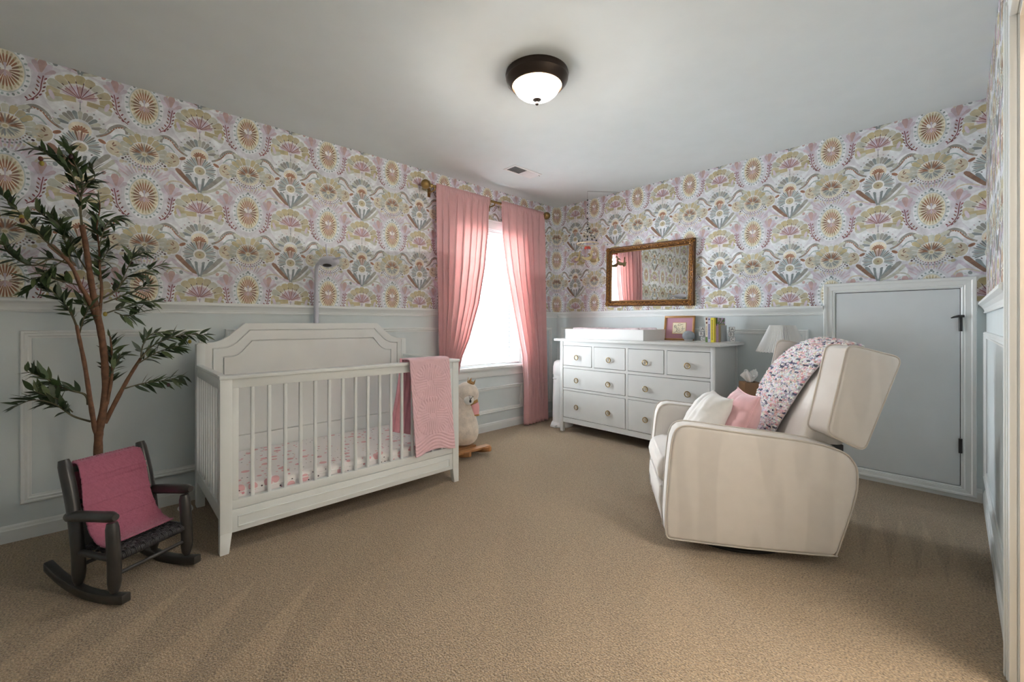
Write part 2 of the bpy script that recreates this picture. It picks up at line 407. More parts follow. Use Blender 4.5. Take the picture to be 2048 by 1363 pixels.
def picture_frame(wall, a0, a1, z0, z1):
    # four mitred strips of moulding around a wainscot panel
    n_[0] += 1
    g = root('trim_%d' % n_[0])
    def put(a, z, d):
        if wall == 'left': return (d, a, z)
        if wall == 'back': return (a, -d, z)
        return (W - d, a, z)
    k = len(PROF)
    for side in range(4):
        vs = []
        for e in (0, 1):
            for t, d in PROF:
                if side == 0: p = (a0 + t if e == 0 else a1 - t, z0 + t)
                elif side == 1: p = (a1 - t, z0 + t if e == 0 else z1 - t)
                elif side == 2: p = (a1 - t if e == 0 else a0 + t, z1 - t)
                else: p = (a0 + t, z1 - t if e == 0 else z0 + t)
                vs.append(put(p[0], p[1], d))
        fs = [(i, (i + 1) % k, k + (i + 1) % k, k + i) for i in range(k)] + [tuple(range(k))[::-1], tuple(range(k, 2 * k))]
        m2 = MB(); m2.add(vs, fs); m2.build('panel_moulding', M_TRIM, g)
    return g
PZ0, PZ1 = 0.181, 1.075
picture_frame('left', -4.25, -3.463, PZ0, PZ1)
picture_frame('left', -3.363, -1.66, PZ0, PZ1)
picture_frame('left', -1.55, -0.585, PZ0, 0.455)
picture_frame('left', -0.46, -0.10, PZ0, 1.062)
picture_frame('back', 0.075, 2.54, PZ0, 1.062)
picture_frame('right', -1.72, -0.10, PZ0, 1.062)
# ---- low access door in the back wall -------------------------------
AD = root('door_1')
s_ = MB(); s_.box(DX0 + 0.005, -0.004, DZ0 + 0.005, DX1 - 0.007, 0.03, DZ1 - 0.006); s_.build('door_slab', M_DOOR, AD, bevel=0.0015, seg=1)
s_ = MB(); s_.box(DX0 - 0.01, 0.03, DZ0 - 0.01, DX1 + 0.01, 0.06, DZ1 + 0.01); s_.build('door_gap_shade', M_GAPSHADE, AD)  # dark sheet behind the slab, painting the shade of its edge gap
CP = [(0, 0), (0, 0.006), (0.010, 0.012), (0.016, 0.010), (0.020, 0.014), (0.046, 0.016), (0.052, 0.022), (0.066, 0.024), (0.070, 0.020), (0.070, 0)]
def door_casing(g, a0, a1, z0, z1, zbot):
    k = len(CP)
    for side in range(4):
        vs = []
        for e in (0, 1):
            for t, d in CP:
                tb = t * (z0 - zbot) / 0.070
                if side == 0: p = (a0 - t if e == 0 else a1 + t, z0 - tb)
                elif side == 1: p = (a1 + t, z0 - tb if e == 0 else z1 + t)
                elif side == 2: p = (a1 + t if e == 0 else a0 - t, z1 + t)
                else: p = (a0 - t, z1 + t if e == 0 else z0 - tb)
                vs.append((p[0], -d, p[1]))
        fs = [(i, (i + 1) % k, k + (i + 1) % k, k + i) for i in range(k)] + [tuple(range(k))[::-1], tuple(range(k, 2 * k))]
        m2 = MB(); m2.add(vs, fs); m2.build('casing', M_TRIM, g)
door_casing(AD, DX0 + 0.002, DX1 - 0.004, DZ0 + 0.002, DZ1 - 0.002, 0.026)
s_ = MB(); s_.box(2.638, -0.014, 0.0, 3.418, 0, 0.026); s_.build('plinth_strip', M_TRIM, AD)
for z in (1.062, 0.292):
    h_ = MB(); h_.tube([(DX1 - 0.005, -0.018, z), (DX1 - 0.005, -0.018, z + 0.09)], 0.0085, 10)
    h_.box(DX1 - 0.012, -0.014, z, DX1 + 0.005, -0.004, z + 0.09); h_.build('hinge', M_BLACK, AD, bevel=0.001)
h_ = MB(); h_.tube([(DX1 + 0.012, -0.024, 1.158), (DX1 - 0.012, -0.030, 1.158), (DX1 - 0.034, -0.040, 1.152), (DX1 - 0.046, -0.048, 1.146)], [0.008, 0.008, 0.006, 0.003], 8)
h_.build('door_bumper', M_BLACK, AD, smooth=True)
# ---- window ---------------------------------------------------------
WN = root('window_1')
wy0, wy1, wz0, wz1 = WIN_Y0, WIN_Y1, WIN_Z0, WIN_Z1
def board(nm, *q, m=M_TRIM, bevel=0.003): b = MB(); b.box(*q); return b.build(nm, m, WN, bevel=bevel)
board('casing', 0, wy0 - 0.075, wz0 - 0.01, 0.018, wy0, wz1 + 0.0); board('casing', 0, wy1, wz0 - 0.01, 0.018, wy1 + 0.075, wz1)
board('head_casing', 0, wy0 - 0.085, wz1, 0.020, wy1 + 0.085, wz1 + 0.08); board('head_cap', 0, wy0 - 0.095, wz1 + 0.08, 0.032, wy1 + 0.095, wz1 + 0.096)
board('sill', -0.10, wy0 + 0.001, wz0 - 0.002, 0.0, wy1 - 0.001, wz0 + 0.012); board('stool', 0.0, wy0 - 0.10, wz0 - 0.018, 0.055, wy1 + 0.10, wz0 + 0.012)
board('apron', 0, wy0 - 0.08, wz0 - 0.10, 0.016, wy1 + 0.08, wz0 - 0.018); board('apron_bead', 0.016, wy0 - 0.08, wz0 - 0.034, 0.024, wy1 + 0.08, wz0 - 0.018)
for a, b_ in ((wy0, wy0 + 0.012), (wy1 - 0.012, wy1)): board('jamb_liner', -0.15, a, wz0 + 0.012, 0.0, b_, wz1)
board('jamb_liner', -0.15, wy0 + 0.012, wz1 - 0.012, 0.0, wy1 - 0.012, wz1)
zm = 1.36
for nm, x0, x1, za, zb in (('lower_sash', -0.10, -0.075, wz0 + 0.012, zm + 0.02), ('upper_sash', -0.13, -0.105, zm - 0.02, wz1 - 0.012)):
    f = MB(); ya, yb = wy0 + 0.012, wy1 - 0.012; t = 0.038
    f.box(x0, ya, za, x1, ya + t, zb); f.box(x0, yb - t, za, x1, yb, zb); f.box(x0, ya + t, za, x1, yb - t, za + t); f.box(x0, ya + t, zb - t, x1, yb - t, zb)
    so = f.build(nm, M_WHITE, WN, bevel=0.002)
    p = MB(); xm = (x0 + x1) / 2; p.box(xm - 0.002, ya + t - 0.004, za + t - 0.004, xm + 0.002, yb - t + 0.004, zb - t + 0.004)
    p.build('pane', MATS.get('window_pane') or pane_mat('window_pane'), so)
# ---- wallpaper: every painted petal, leaf and dot is a flat printed shape on the paper --------
def wp_tile():
    rr = random.Random(3); S = []
    C = dict(olive=(0.47, 0.42, 0.26), olive2=(0.52, 0.48, 0.34), sage=(0.50, 0.52, 0.46), grey=(0.31, 0.31, 0.29), slate=(0.24, 0.28, 0.29), mauve=(0.56, 0.46, 0.52),
             lilac=(0.60, 0.55, 0.63), rose=(0.52, 0.38, 0.37), rust=(0.33, 0.17, 0.11), brown=(0.24, 0.15, 0.11), dark=(0.10, 0.07, 0.08), wine=(0.22, 0.08, 0.09),
             cream=(0.72, 0.69, 0.58), paper=(0.73, 0.76, 0.79), white=(0.80, 0.80, 0.80), beige=(0.58, 0.54, 0.43), teal=(0.35, 0.43, 0.44), mint=(0.60, 0.67, 0.67))
    def jit(c, a=0.07):
        k = 1 + rr.uniform(-a, a) * 1.6; return tuple(max(0.0, x * k + rr.uniform(-a, a) * 0.06) for x in C[c])
    def poly(p, c): S.append((p, jit(c)))
    def ell(x, y, rx, ry, rot, c, n=10):
        cr, sr = cos(rot), sin(rot)
        poly([(x + rx * cos(2 * pi * i / n) * cr - ry * sin(2 * pi * i / n) * sr, y + rx * cos(2 * pi * i / n) * sr + ry * sin(2 * pi * i / n) * cr) for i in range(n)], c)
    def petal(x, y, ang, r0, r1, w0, w1, c, sx=1.0, sy=1.0, pointed=False):
        L_ = r1 - r0
        pr = [(r0, -w0), (r0 + L_ * 0.75, -w1), (r0 + L_ * 0.95, -w1 * 0.65), (r1, 0), (r0 + L_ * 0.95, w1 * 0.65), (r0 + L_ * 0.75, w1), (r0, w0)]
        if pointed: pr = [(r0, 0), (r0 + L_ * 0.4, -w1), (r0 + L_ * 0.75, -w1 * 0.7), (r1, 0), (r0 + L_ * 0.75, w1 * 0.7), (r0 + L_ * 0.4, w1)]
        ca, sa = cos(ang), sin(ang)
        poly([(x + (u * ca - v * sa) * sx, y + (u * sa + v * ca) * sy) for u, v in pr], c)
    def stroke(pts, w0, w1, c, k=5):
        P = catmull([(a, b, 0) for a, b in pts], k); n = len(P)
        for i in range(n - 1):
            t = (P[i + 1] - P[i]).normalized(); nn = Vector((-t.y, t.x, 0)); a = lerp(w0, w1, i / n); b = lerp(w0, w1, (i + 1) / n)
            e = t * 0.002
            poly([tuple((P[i] + nn * a - e)[:2]), tuple((P[i] - nn * a - e)[:2]), tuple((P[i + 1] - nn * b + e)[:2]), tuple((P[i + 1] + nn * b + e)[:2])], c)
    # soft background washes
    for x, y, rx, ry, c in ((0.02, 0.46, .17, .10, 'lilac'), (0.27, 0.12, .10, .12, 'lilac'), (-0.27, 0.12, .09, .12, 'mauve'), (0.25, -0.62, .10, .07, 'lilac'), (-0.25, -0.62, .10, .07, 'mauve')):
        ell(x, y, rx, ry, 0, c, 14)
        p, q = S[-1]; S[-1] = (p, tuple(lerp(a, b, 0.62) for a, b in zip(q, (0.68, 0.69, 0.74))))
    # --- fan -------------------------------------------------------------
    fx, fy = 0.5, 0.0
    ell(fx, fy + .005, .262, .258, 0, 'paper', 26); ell(fx, -.29, .205, .205, 0, 'paper', 24); ell(fx, -.47, .178, .178, 0, 'paper', 24); ell(0, -.43, .240, .228, 0, 'paper', 26); ell(0, .10, .165, .250, 0, 'paper', 26)
    for s in (-1, 1): ell(fx + s * .262, -.425, .082, .092, 0, 'paper', 16); ell(fx + s * .30, -.235, .11, .085, 0, 'paper', 16); ell(fx + s * .16, -.64, .13, .11, 0, 'paper', 16)
    for i in range(11):
        a = radians(-14 + i * 20.8); c = ('olive', 'olive', 'olive2', 'sage', 'olive2', 'olive', 'olive', 'olive2', 'sage', 'olive2', 'olive')[i]
        petal(fx, fy, a, 0.145, 0.245 + rr.uniform(-.012, .012), 0.024, 0.040, c)
    ell(fx, fy + 0.01, 0.145, 0.145, 0, 'white', 18)
    for i in range(9): petal(fx, fy, radians(18 + i * 18), 0.02, 0.132, 0.006, 0.019, ('mauve', 'rose', 'lilac')[i % 3])
    petal(fx, fy - .012, radians(183), 0.03, 0.245, 0.026, 0.030, 'olive'); petal(fx, fy - .02, radians(-6), 0.05, 0.245, 0.024, 0.028, 'olive')
    petal(fx, fy, radians(197), 0.13, 0.24, 0.02, 0.03, 'sage'); petal(fx, fy, radians(-19), 0.14, 0.25, 0.02, 0.03, 'sage')
    for i in range(8):
        a = radians(24 + i * 19); petal(fx, fy, a, 0.01, 0.150 + 0.02 * (i % 2), 0.0022, 0.0036, 'wine')
        ell(fx + .165 * cos(a), fy + .165 * sin(a), .014, .0045, a, 'dark', 6)
    ell(fx, fy - 0.02, 0.018, 0.018, 0, 'lilac')
    # --- grey dome, shell, daisy -----------------------------------------
    stroke([(fx, -0.02), (fx, -0.12)], .003, .003, 'slate')
    for i in range(11):
        a = radians(12 + i * 15.6); petal(fx, -0.29, a, 0.085, 0.170, 0.010, 0.019, ('grey', 'sage', 'slate', 'grey')[i % 4])
        ell(fx + .196 * cos(a), -.29 + .196 * sin(a), .010, .007, a, 'slate' if i % 2 else 'mauve', 6)
    ell(fx, -0.31, 0.086, 0.078, 0, 'cream', 14)
    for i in range(8): petal(fx, -0.335, radians(14 + i * 21.7), 0.016, 0.066, 0.004, 0.009, 'rust')
    for i in range(26):
        a = radians(-22 + i * 224 / 25); top = 70 < math.degrees(a) < 112
        petal(fx, -0.485, a, 0.062, 0.165 - (0.012 if i % 2 else 0), 0.004, 0.0085, 'rose' if top and i % 2 else ('brown' if top else ('teal', 'slate', 'grey')[i % 3]))
    ell(fx, -0.49, 0.062, 0.056, 0, 'white', 14); ell(fx, -0.49, 0.050, 0.045, 0, 'olive2', 14); ell(fx, -0.49, 0.026, 0.024, 0, 'olive'); ell(fx, -0.49, 0.010, 0.010, 0, 'brown', 8)
    for s in (-1, 1):
        ell(fx + s * .085, -.55, .010, .006, 0.5 * s, 'dark', 6)
        ell(fx + s * .163, -.385, .034, .018, -0.5 * s, 'rust', 10); ell(fx + s * .158, -.383, .022, .006, -0.5 * s, 'brown', 8)
        # beige cartouche with small leaves
        ell(fx + s * .262, -.425, .072, .082, 0, 'beige', 14)
        for dx, dy, ro in ((0, .03, .6), (-.02, -.01, -.6), (.018, -.035, .3), (-.01, .05, 1.2)): ell(fx + s * (.258 + dx), -.43 + dy, .020, .007, ro * s, 'brown', 7)
        # crested scroll
        stroke([(fx + s * .12, -.345), (fx + s * .19, -.30), (fx + s * .235, -.225), (fx + s * .30, -.18), (fx + s * .355, -.20), (fx + s * .37, -.25)], .010, .026, 'grey')
        stroke([(fx + s * .15, -.335), (fx + s * .215, -.285), (fx + s * .265, -.215), (fx + s * .33, -.19)], .003, .008, 'rust')
        for i in range(7):
            a = i / 6; ell(fx + s * lerp(.20, .325, a), lerp(-.275, -.195, a) + .035 * sin(pi * a) * .5, .005, .005, 0, 'white', 6)
        stroke([(fx + s * .235, -.335), (fx + s * .29, -.275), (fx + s * .36, -.275), (fx + s * .40, -.33), (fx + s * .385, -.365), (fx + s * .36, -.35)], .006, .012, 'teal')
        ell(fx + s * .385, -.345, .018, .018, 0, 'slate', 9)
        ell(fx + s * .165, -.275, .034, .020, 0.9 * s, 'sage', 9)
        # leaf spray
        for (x1, y1, x2, y2, wd, c) in ((.06, -.64, .11, -.575, .040, 'slate'), (.10, -.62, .20, -.535, .046, 'grey' if s > 0 else 'brown'), (.14, -.66, .25, -.575, .038, 'sage' if s > 0 else 'lilac'), (.025, -.65, .035, -.585, .026, 'slate')):
            q = catmull([(fx + s * .006, -.745, 0), (fx + s * x1, y1 - .03, 0), (fx + s * x2, y2, 0)], 4)
            stroke([tuple(p[:2]) for p in q[::2]], wd * .35, wd * .55, c, 3); ell(fx + s * x2, y2, wd * .75, wd * .5, .7 * s, c, 8)
        # pale curls
        stroke([(fx + s * .10, -.70), (fx + s * .19, -.665), (fx + s * .27, -.675), (fx + s * .31, -.735), (fx + s * .28, -.765), (fx + s * .255, -.745)], .006, .013, 'sage' if s > 0 else 'beige')
        ell(fx + s * .285, -.75, .015, .015, 0, 'beige', 8)
        stroke([(fx + s * .19, -.735), (fx + s * .25, -.70), (fx + s * .29, -.71)], .005, .012, 'mint')
    # --- oval medallion ---------------------------------------------------
    oy = 0.10
    for i in range(15):
        a = radians(38 + i * 104 / 14); petal(0, oy + .10, a, 0.165, 0.262, 0.006, 0.0085, 'lilac' if i % 2 else 'mauve')
    for i in range(26):
        a = 2 * pi * i / 26; ell(.146 * cos(a), oy + .228 * sin(a), .013, .010, a, 'teal' if i % 3 else 'slate', 7)
    ell(0, oy, 0.132, 0.212, 0, 'mint', 22); ell(0, oy, 0.122, 0.200, 0, 'cream', 22)
    for i in range(24):
        a = 2 * pi * (i + .5) / 24; k = abs(sin(a))
        petal(0, oy, a, 0.30, 0.97, 0.02, 0.070, 'olive' if i % 2 else 'olive2', .118, .195)
    for i in range(24):
        a = 2 * pi * (i + .5) / 24; petal(0, oy, a, 0.22, 0.80, 0.018, 0.055, 'rust' if abs(sin(a)) > .45 else 'brown', .118, .195)
    for a in (35, 145, 215, 325): petal(0, oy, radians(a), 0.0, 0.42, 0.03, 0.12, 'white' if a < 180 else 'rose', .118, .195)
    petal(0, oy, radians(90), 0, .38, .02, .09, 'lilac', .118, .195); petal(0, oy, radians(270), 0, .3, .02, .09, 'mauve', .118, .195)
    ell(0, oy + .245, .014, .016, 0, 'slate', 8)
    # --- tulips and berry sprigs -------------------------------------------
    for s in (-1, 1):
        for a, r1, w, c in ((60, .15, .022, 'lilac'), (84, .165, .032, 'rose'), (108, .15, .022, 'mauve'), (132, .12, .020, 'lilac'), (38, .13, .020, 'mauve')):
            an = radians(a) if s > 0 else radians(180 - a)
            petal(s * .225, .135, an, .03, r1, .006, w, c, pointed=False)
        petal(s * .235, .17, radians(-95 if s > 0 else -85), 0, .12, .02, .03, 'lilac')
        stem = [(s * .245, .14), (s * .232, .06), (s * .222, -.02), (s * .18, -.10), (s * .135, -.14)]
        stroke(stem, .004, .004, 'wine', 4)
        q = catmull([(a, b, 0) for a, b in stem], 4)
        for i in range(2, len(q) - 1, 2):
            for t in (-1, 1): ell(q[i].x + t * .022, q[i].y + .010, .016, .007, .9 * t, 'wine' if (i // 2) % 2 else 'brown', 7)
        ell(s * .325, .29, .018, .022, .4 * s, 'slate' if s > 0 else 'rose', 8)
        ell(s * .115, -.215, .050, .022, .5 * s, 'sage', 10)
        ell(s * .30, -.02, .018, .05, .3 * s, 'lilac', 9)
    # --- rosette -------------------------------------------------------------
    ry = -0.43
    for i in range(13):
        a = radians(-12 + i * 17); petal(0, ry, a, 0.130, 0.212 + .008 * (i % 2), 0.016, 0.027, ('olive2', 'olive', 'sage', 'olive')[i % 4] if 1 < i < 11 else 'sage')
    for i in range(11): a = radians(5 + i * 17); ell(.228 * cos(a), ry + .228 * sin(a), .010, .008, a, 'mint' if i % 2 else 'sage', 7)
    ell(0, ry, 0.128, 0.120, 0, 'cream', 18)
    for i in range(15): petal(0, ry, radians(4 + i * 12.3), 0.02, 0.128, 0.0035, 0.0085, ('brown', 'rust', 'brown', 'grey')[i % 4], pointed=True)
    for i in range(15): petal(0, ry, radians(184 + i * 12.3), 0.02, 0.105, 0.0035, 0.0095, ('grey', 'slate', 'sage')[i % 3], pointed=True)
    ell(0, ry, .018, .014, 0, 'olive')
    for rad, n, c, d in ((.132, 15, 'brown', .0062), (.158, 16, 'slate', .0085), (.186, 13, 'beige', .0115)):
        for i in range(n):
            a = radians(196 + i * 148 / (n - 1)); cc = c
            if rad > .15 and i in (1, n - 2): cc = 'dark'
            ell(rad * 1.08 * cos(a), ry + rad * .98 * sin(a), d * 1.15, d, a, cc, 6)
    for s in (-1, 1):
        for dx, dy, r in ((.215, -.50, .020), (.235, -.455, .018), (.185, -.55, .022), (.20, -.40, .012)): ell(s * dx, dy, r, r * .85, .5, 'olive2' if s > 0 else 'beige', 8)
        stroke([(s * .11, -.66), (s * .19, -.62), (s * .235, -.56)], .006, .016, 'lilac', 3)
    return S
TILE = 0.534; WPZ = 1.276
def clip_poly(p, lo, hi):
    for ax in (0, 1):
        for sgn, lim in ((1, lo[ax]), (-1, -hi[ax])):
            out = []
            for i in range(len(p)):
                a, b = p[i], p[(i + 1) % len(p)]; da = sgn * a[ax] - lim; db = sgn * b[ax] - lim
                if da >= 0: out.append(a)
                if (da >= 0) != (db >= 0):
                    t = da / (da - db); out.append((a[0] + (b[0] - a[0]) * t, a[1] + (b[1] - a[1]) * t))
            p = out
            if len(p) < 3: return None
    return p
TSH = wp_tile()
M_PAPER = mat('wallpaper_print', (1, 1, 1), 0.75, var=0.16, vscale=26, attr='Col', detail=4, spec=0.2)
def wallpaper(parent, rects, phase, put, holes=()):
    mb = MB(); mb.cc = (0.66, 0.67, 0.72)
    for a0, z0, a1, z1 in rects:
        mb.add([put(a0, z0, .0006), put(a1, z0, .0006), put(a1, z1, .0006), put(a0, z1, .0006)], [(0, 1, 2, 3)])
        i0 = math.floor((a0 - phase) / TILE) - 1; i1 = math.ceil((a1 - phase) / TILE) + 1
        for i in range(i0, i1):
            for j in range(-2, 5):
                oa = phase + i * TILE; oz = WPZ + j * TILE
                if oz + .5 * TILE < z0 or oz - .8 * TILE > z1: continue
                for k, (p, c) in enumerate(TSH):
                    q = [(oa + x * TILE, oz + y * TILE) for x, y in p]
                    mn = (min(x[0] for x in q), min(x[1] for x in q)); mx = (max(x[0] for x in q), max(x[1] for x in q))
                    if mx[0] <= a0 or mn[0] >= a1 or mx[1] <= z0 or mn[1] >= z1: continue
                    if mn[0] < a0 or mx[0] > a1 or mn[1] < z0 or mx[1] > z1:
                        q = clip_poly(q, (a0, z0), (a1, z1))
                        if not q: continue
                    mb.cc = c; e = .0008 + .0000022 * k
                    mb.add([put(x, z, e) for x, z in q], [tuple(range(len(q)))])
        mb.cc = (0.66, 0.67, 0.72)
    return mb.build('wallpaper', M_PAPER, parent)
WPB = 1.2455; C0, C1, CT = wy0 - 0.085, wy1 + 0.085, wz1 + 0.08
wallpaper(wall_left, [(YF, WPB, C0, H), (C1, WPB, 0, H), (C0, CT, C1, H)], -3.232, lambda a, z, e: (e, a, z))
wallpaper(wall_front, [(0, WPB, W, H)], 0.2, lambda a, z, e: (a, YF + e, z))
wallpaper(wall_back, [(0, WPB, 2.636, H), (3.418, WPB, W, H), (2.636, 1.408, 3.418, H)], 3.216, lambda a, z, e: (a, -e, z))
wallpaper(wall_right, [(OY1 + 0.077, WPB, 0, H), (OY0 - 0.077, OZ + 0.077, OY1 + 0.077, H), (YF, WPB, OY0 - 0.077, H)], -0.28, lambda a, z, e: (W - e, a, z))
# ================================================================== crib
CR = thing('crib', 'white wooden baby crib with slatted rails and a chamfered headboard', 'crib', (0.52, -2.84, 0))
cx0, cx1, cy0, cy1 = 0.10, 0.905, -3.536, -2.130
yz = lambda p, q, d: (d, p, q)
def hshape(ins, zb, top, sh=1.0, sv=1.0):
    c0 = -2.8315; half = 0.6985 - ins
    L = [(-half, zb), (-half, top - .123 * sv), (-half + .08 * sh, top - .118 * sv), (-half + .12 * sh, top - .105 * sv), (-half + .155 * sh, top - .083 * sv), (-half + .19 * sh, top - .051 * sv), (-half + .247 * sh, top)]
    P = [(c0 + a, z) for a, z in L]
    return P + [(2 * c0 - a, z) for a, z in P[::-1]]
b = MB(); b.prism(hshape(0, .06, 1.113), 0.128, 0.156, yz); b.build('headboard', M_CRIBIN, CR, bevel=0.002)
def ring(P, Q, x0, x1):
    b = MB(); n = len(P); fs = []
    vs = [(x0, y, z) for y, z in P] + [(x1, y, z) for y, z in P] + [(x0, y, z) for y, z in Q] + [(x1, y, z) for y, z in Q]
    for i in range(n):
        j = (i + 1) % n; fs += [(n + i, n + j, 3 * n + j, 3 * n + i), (i, j, n + j, n + i), (2 * n + i, 3 * n + i, 3 * n + j, 2 * n + j), (i, 2 * n + i, 2 * n + j, j)]
    b.add(vs, fs); return b
ring(hshape(0, .06, 1.113), hshape(.072, .185, 1.072, .80, .92), 0.155, 0.168).build('headboard_frame', M_CRIBIN, CR, bevel=0.0012, seg=1)
ring(hshape(.078, .19, 1.066, .80, .92), hshape(.128, .394, 1.004, .62, .82), 0.155, 0.168).build('headboard_frame', M_CRIBIN, CR, bevel=0.0012, seg=1)
b = MB(); b.prism(hshape(.134, .40, .998, .62, .82), 0.155, 0.168, yz); b.build('headboard_panel', M_CRIBIN, CR, bevel=0.0012, seg=1)
for ya, yb in ((cy0, cy0 + .042), (cy1 - .042, cy1)):
    b = MB(); b.box(0.105, ya, 0, 0.172, yb, 0.986); b.build('back_post', M_CRIB, CR, bevel=0.003)
def leg(ya, yb, taper):
    b = MB(); x0, x1 = .862, .905
    b.box(x0, ya, .10, x1, yb, .842)
    o, i = (ya, yb) if taper > 0 else (yb, ya)
    t = i - taper * .013
    lo = [(x0 + .008, o, 0), (x1, o, 0), (x1, t, 0), (x0 + .008, t, 0)]; hi = [(x0, o, .10), (x1, o, .10), (x1, i, .10), (x0, i, .10)]
    b.hexa(lo + hi); return b.build('leg', M_CRIB, CR, bevel=0.002)
leg(cy0, cy0 + .050, 1); leg(cy1 - .050, cy1, -1)
b = MB(); b.box(.852, cy0 - .004, .842, .915, cy1 + .004, .861); b.build('rail_cap', M_CRIB, CR, bevel=0.003)
iy0, iy1 = cy0 + .050, cy1 - .050
b = MB(); b.box(.868, iy0, .797, .898, iy1, .842); b.build('front_rail', M_CRIB, CR, bevel=0.002)
b = MB(); b.box(.868, iy0, .207, .898, iy1, .250); b.build('front_rail', M_CRIB, CR, bevel=0.002)
for ya in (iy0, iy1 - .028): b = MB(); b.box(.868, ya, .25, .898, ya + .028, .797); b.build('stile', M_CRIB, CR, bevel=0.002)
b = MB(); b.box(.868, iy0, .095, .900, iy1, .205); b.build('base_panel', M_CRIB, CR, bevel=0.002)
b = MB(); my0, my1, mz0, mz1 = iy0 + .024, iy1 - .024, .117, .173
for q in ((my0, mz0, my1, mz0 + .007), (my0, mz1 - .007, my1, mz1), (my0, mz0 + .007, my0 + .007, mz1 - .007), (my1 - .007, mz0 + .007, my1, mz1 - .007)):
    b.box(.899, q[0], q[1], .906, q[2], q[3])
b.build('base_panel_moulding', M_CRIB, CR, bevel=0.0015)
def slat_mesh(x, y, z0, z1, alongx=False):
    b = MB(); n = 8; hw, hd = .0085, .0095
    P = [(hw * (abs(cos(a)) ** .5) * (1 if cos(a) > 0 else -1), hd * (abs(sin(a)) ** .5) * (1 if sin(a) > 0 else -1)) for a in [2 * pi * (k + .5) / 12 for k in range(12)]]
    b.prism(P, z0, z1, (lambda p, q, d: (x + p, y + q, d)) if alongx else (lambda p, q, d: (x + q, y + p, d))); return b
for k in range(16): slat_mesh(.883, -3.396 + .0757 * k, .249, .798).build('slat', M_CRIB, CR, smooth=True)
for ye in (cy0, cy1 - .030):
    b = MB(); b.box(.172, ye, .842, .852, ye + .030, .861); b.build('side_cap', M_CRIB, CR, bevel=0.003)
    b = MB(); b.box(.172, ye + .003, .790, .862, ye + .027, .842); b.build('side_rail', M_CRIB, CR, bevel=0.002)
    b = MB(); b.box(.172, ye + .003, .155, .862, ye + .027, .225); b.build('side_rail', M_CRIB, CR, bevel=0.002)
    for k in range(9): slat_mesh(.232 + .0715 * k, ye + .015, .224, .791, True).build('side_slat', M_CRIB, CR, smooth=True)
b = MB(); b.box(.172, cy0 + .032, .150, .866, cy1 - .032, .166); b.build('mattress_support', M_CRIB, CR)
# mattress with the printed sheet
def sheet_material():
    m = bpy.data.materials.new('crib_sheet_print'); m.use_nodes = True; nt = m.node_tree; b = nt.nodes['Principled BSDF']; L = nt.links.new
    b.inputs['Roughness'].default_value = 0.9
    tc = nd(nt, 'ShaderNodeTexCoord'); prev = None
    def layer(scale, r, col, seed, keep):
        nonlocal prev
        mp = nd(nt, 'ShaderNodeMapping'); mp.inputs['Location'].default_value = (seed, seed * .7, seed * .3); L(tc.outputs['Object'], mp.inputs[0])
        v = nd(nt, 'ShaderNodeTexVoronoi'); v.inputs['Scale'].default_value = scale; v.inputs['Randomness'].default_value = 0.8; L(mp.outputs[0], v.inputs['Vector'])
        c = nd(nt, 'ShaderNodeMath', operation='LESS_THAN'); c.inputs[1].default_value = r; L(v.outputs['Distance'], c.inputs[0])
        sp = nd(nt, 'ShaderNodeSeparateColor'); L(v.outputs['Color'], sp.inputs[0])
        k = nd(nt, 'ShaderNodeMath', operation='LESS_THAN'); k.inputs[1].default_value = keep; L(sp.outputs[0], k.inputs[0])
        f = nd(nt, 'ShaderNodeMath', operation='MULTIPLY'); L(c.outputs[0], f.inputs[0]); L(k.outputs[0], f.inputs[1])
        mx = nd(nt, 'ShaderNodeMix', data_type='RGBA'); L(f.outputs[0], mx.inputs['Factor'])
        if prev is None: mx.inputs[6].default_value = (0.80, 0.77, 0.76, 1)
        else: L(prev, mx.inputs[6])
        mx.inputs[7].default_value = (*col, 1); prev = mx.outputs[2]
    layer(16, 0.33, (0.72, 0.42, 0.44), 1.0, 0.62); layer(22, 0.16, (0.66, 0.30, 0.34), 4.0, 0.6); layer(30, 0.13, (0.08, 0.06, 0.07), 7.0, 0.45); layer(26, 0.15, (0.70, 0.58, 0.44), 9.0, 0.4)
    L(prev, b.inputs['Base Color']); return m
MA = thing('crib_mattress', 'crib mattress in a white fitted sheet printed with small pink swans', 'mattress', (0.52, -2.84, 0.166))
b = MB(); b.box(.180, cy0 + .040, .1665, .860, cy1 - .040, .305); b.build('fitted_sheet', sheet_material(), MA, bevel=0.03, seg=4)
b = MB()
for z in (.205, .272): b.tube([(.861, cy0 + .07, z), (.8625, -2.9, z), (.861, cy1 - .07, z)], .0025, 6)
b.build('piping', M_TISSUE, MA, smooth=True)
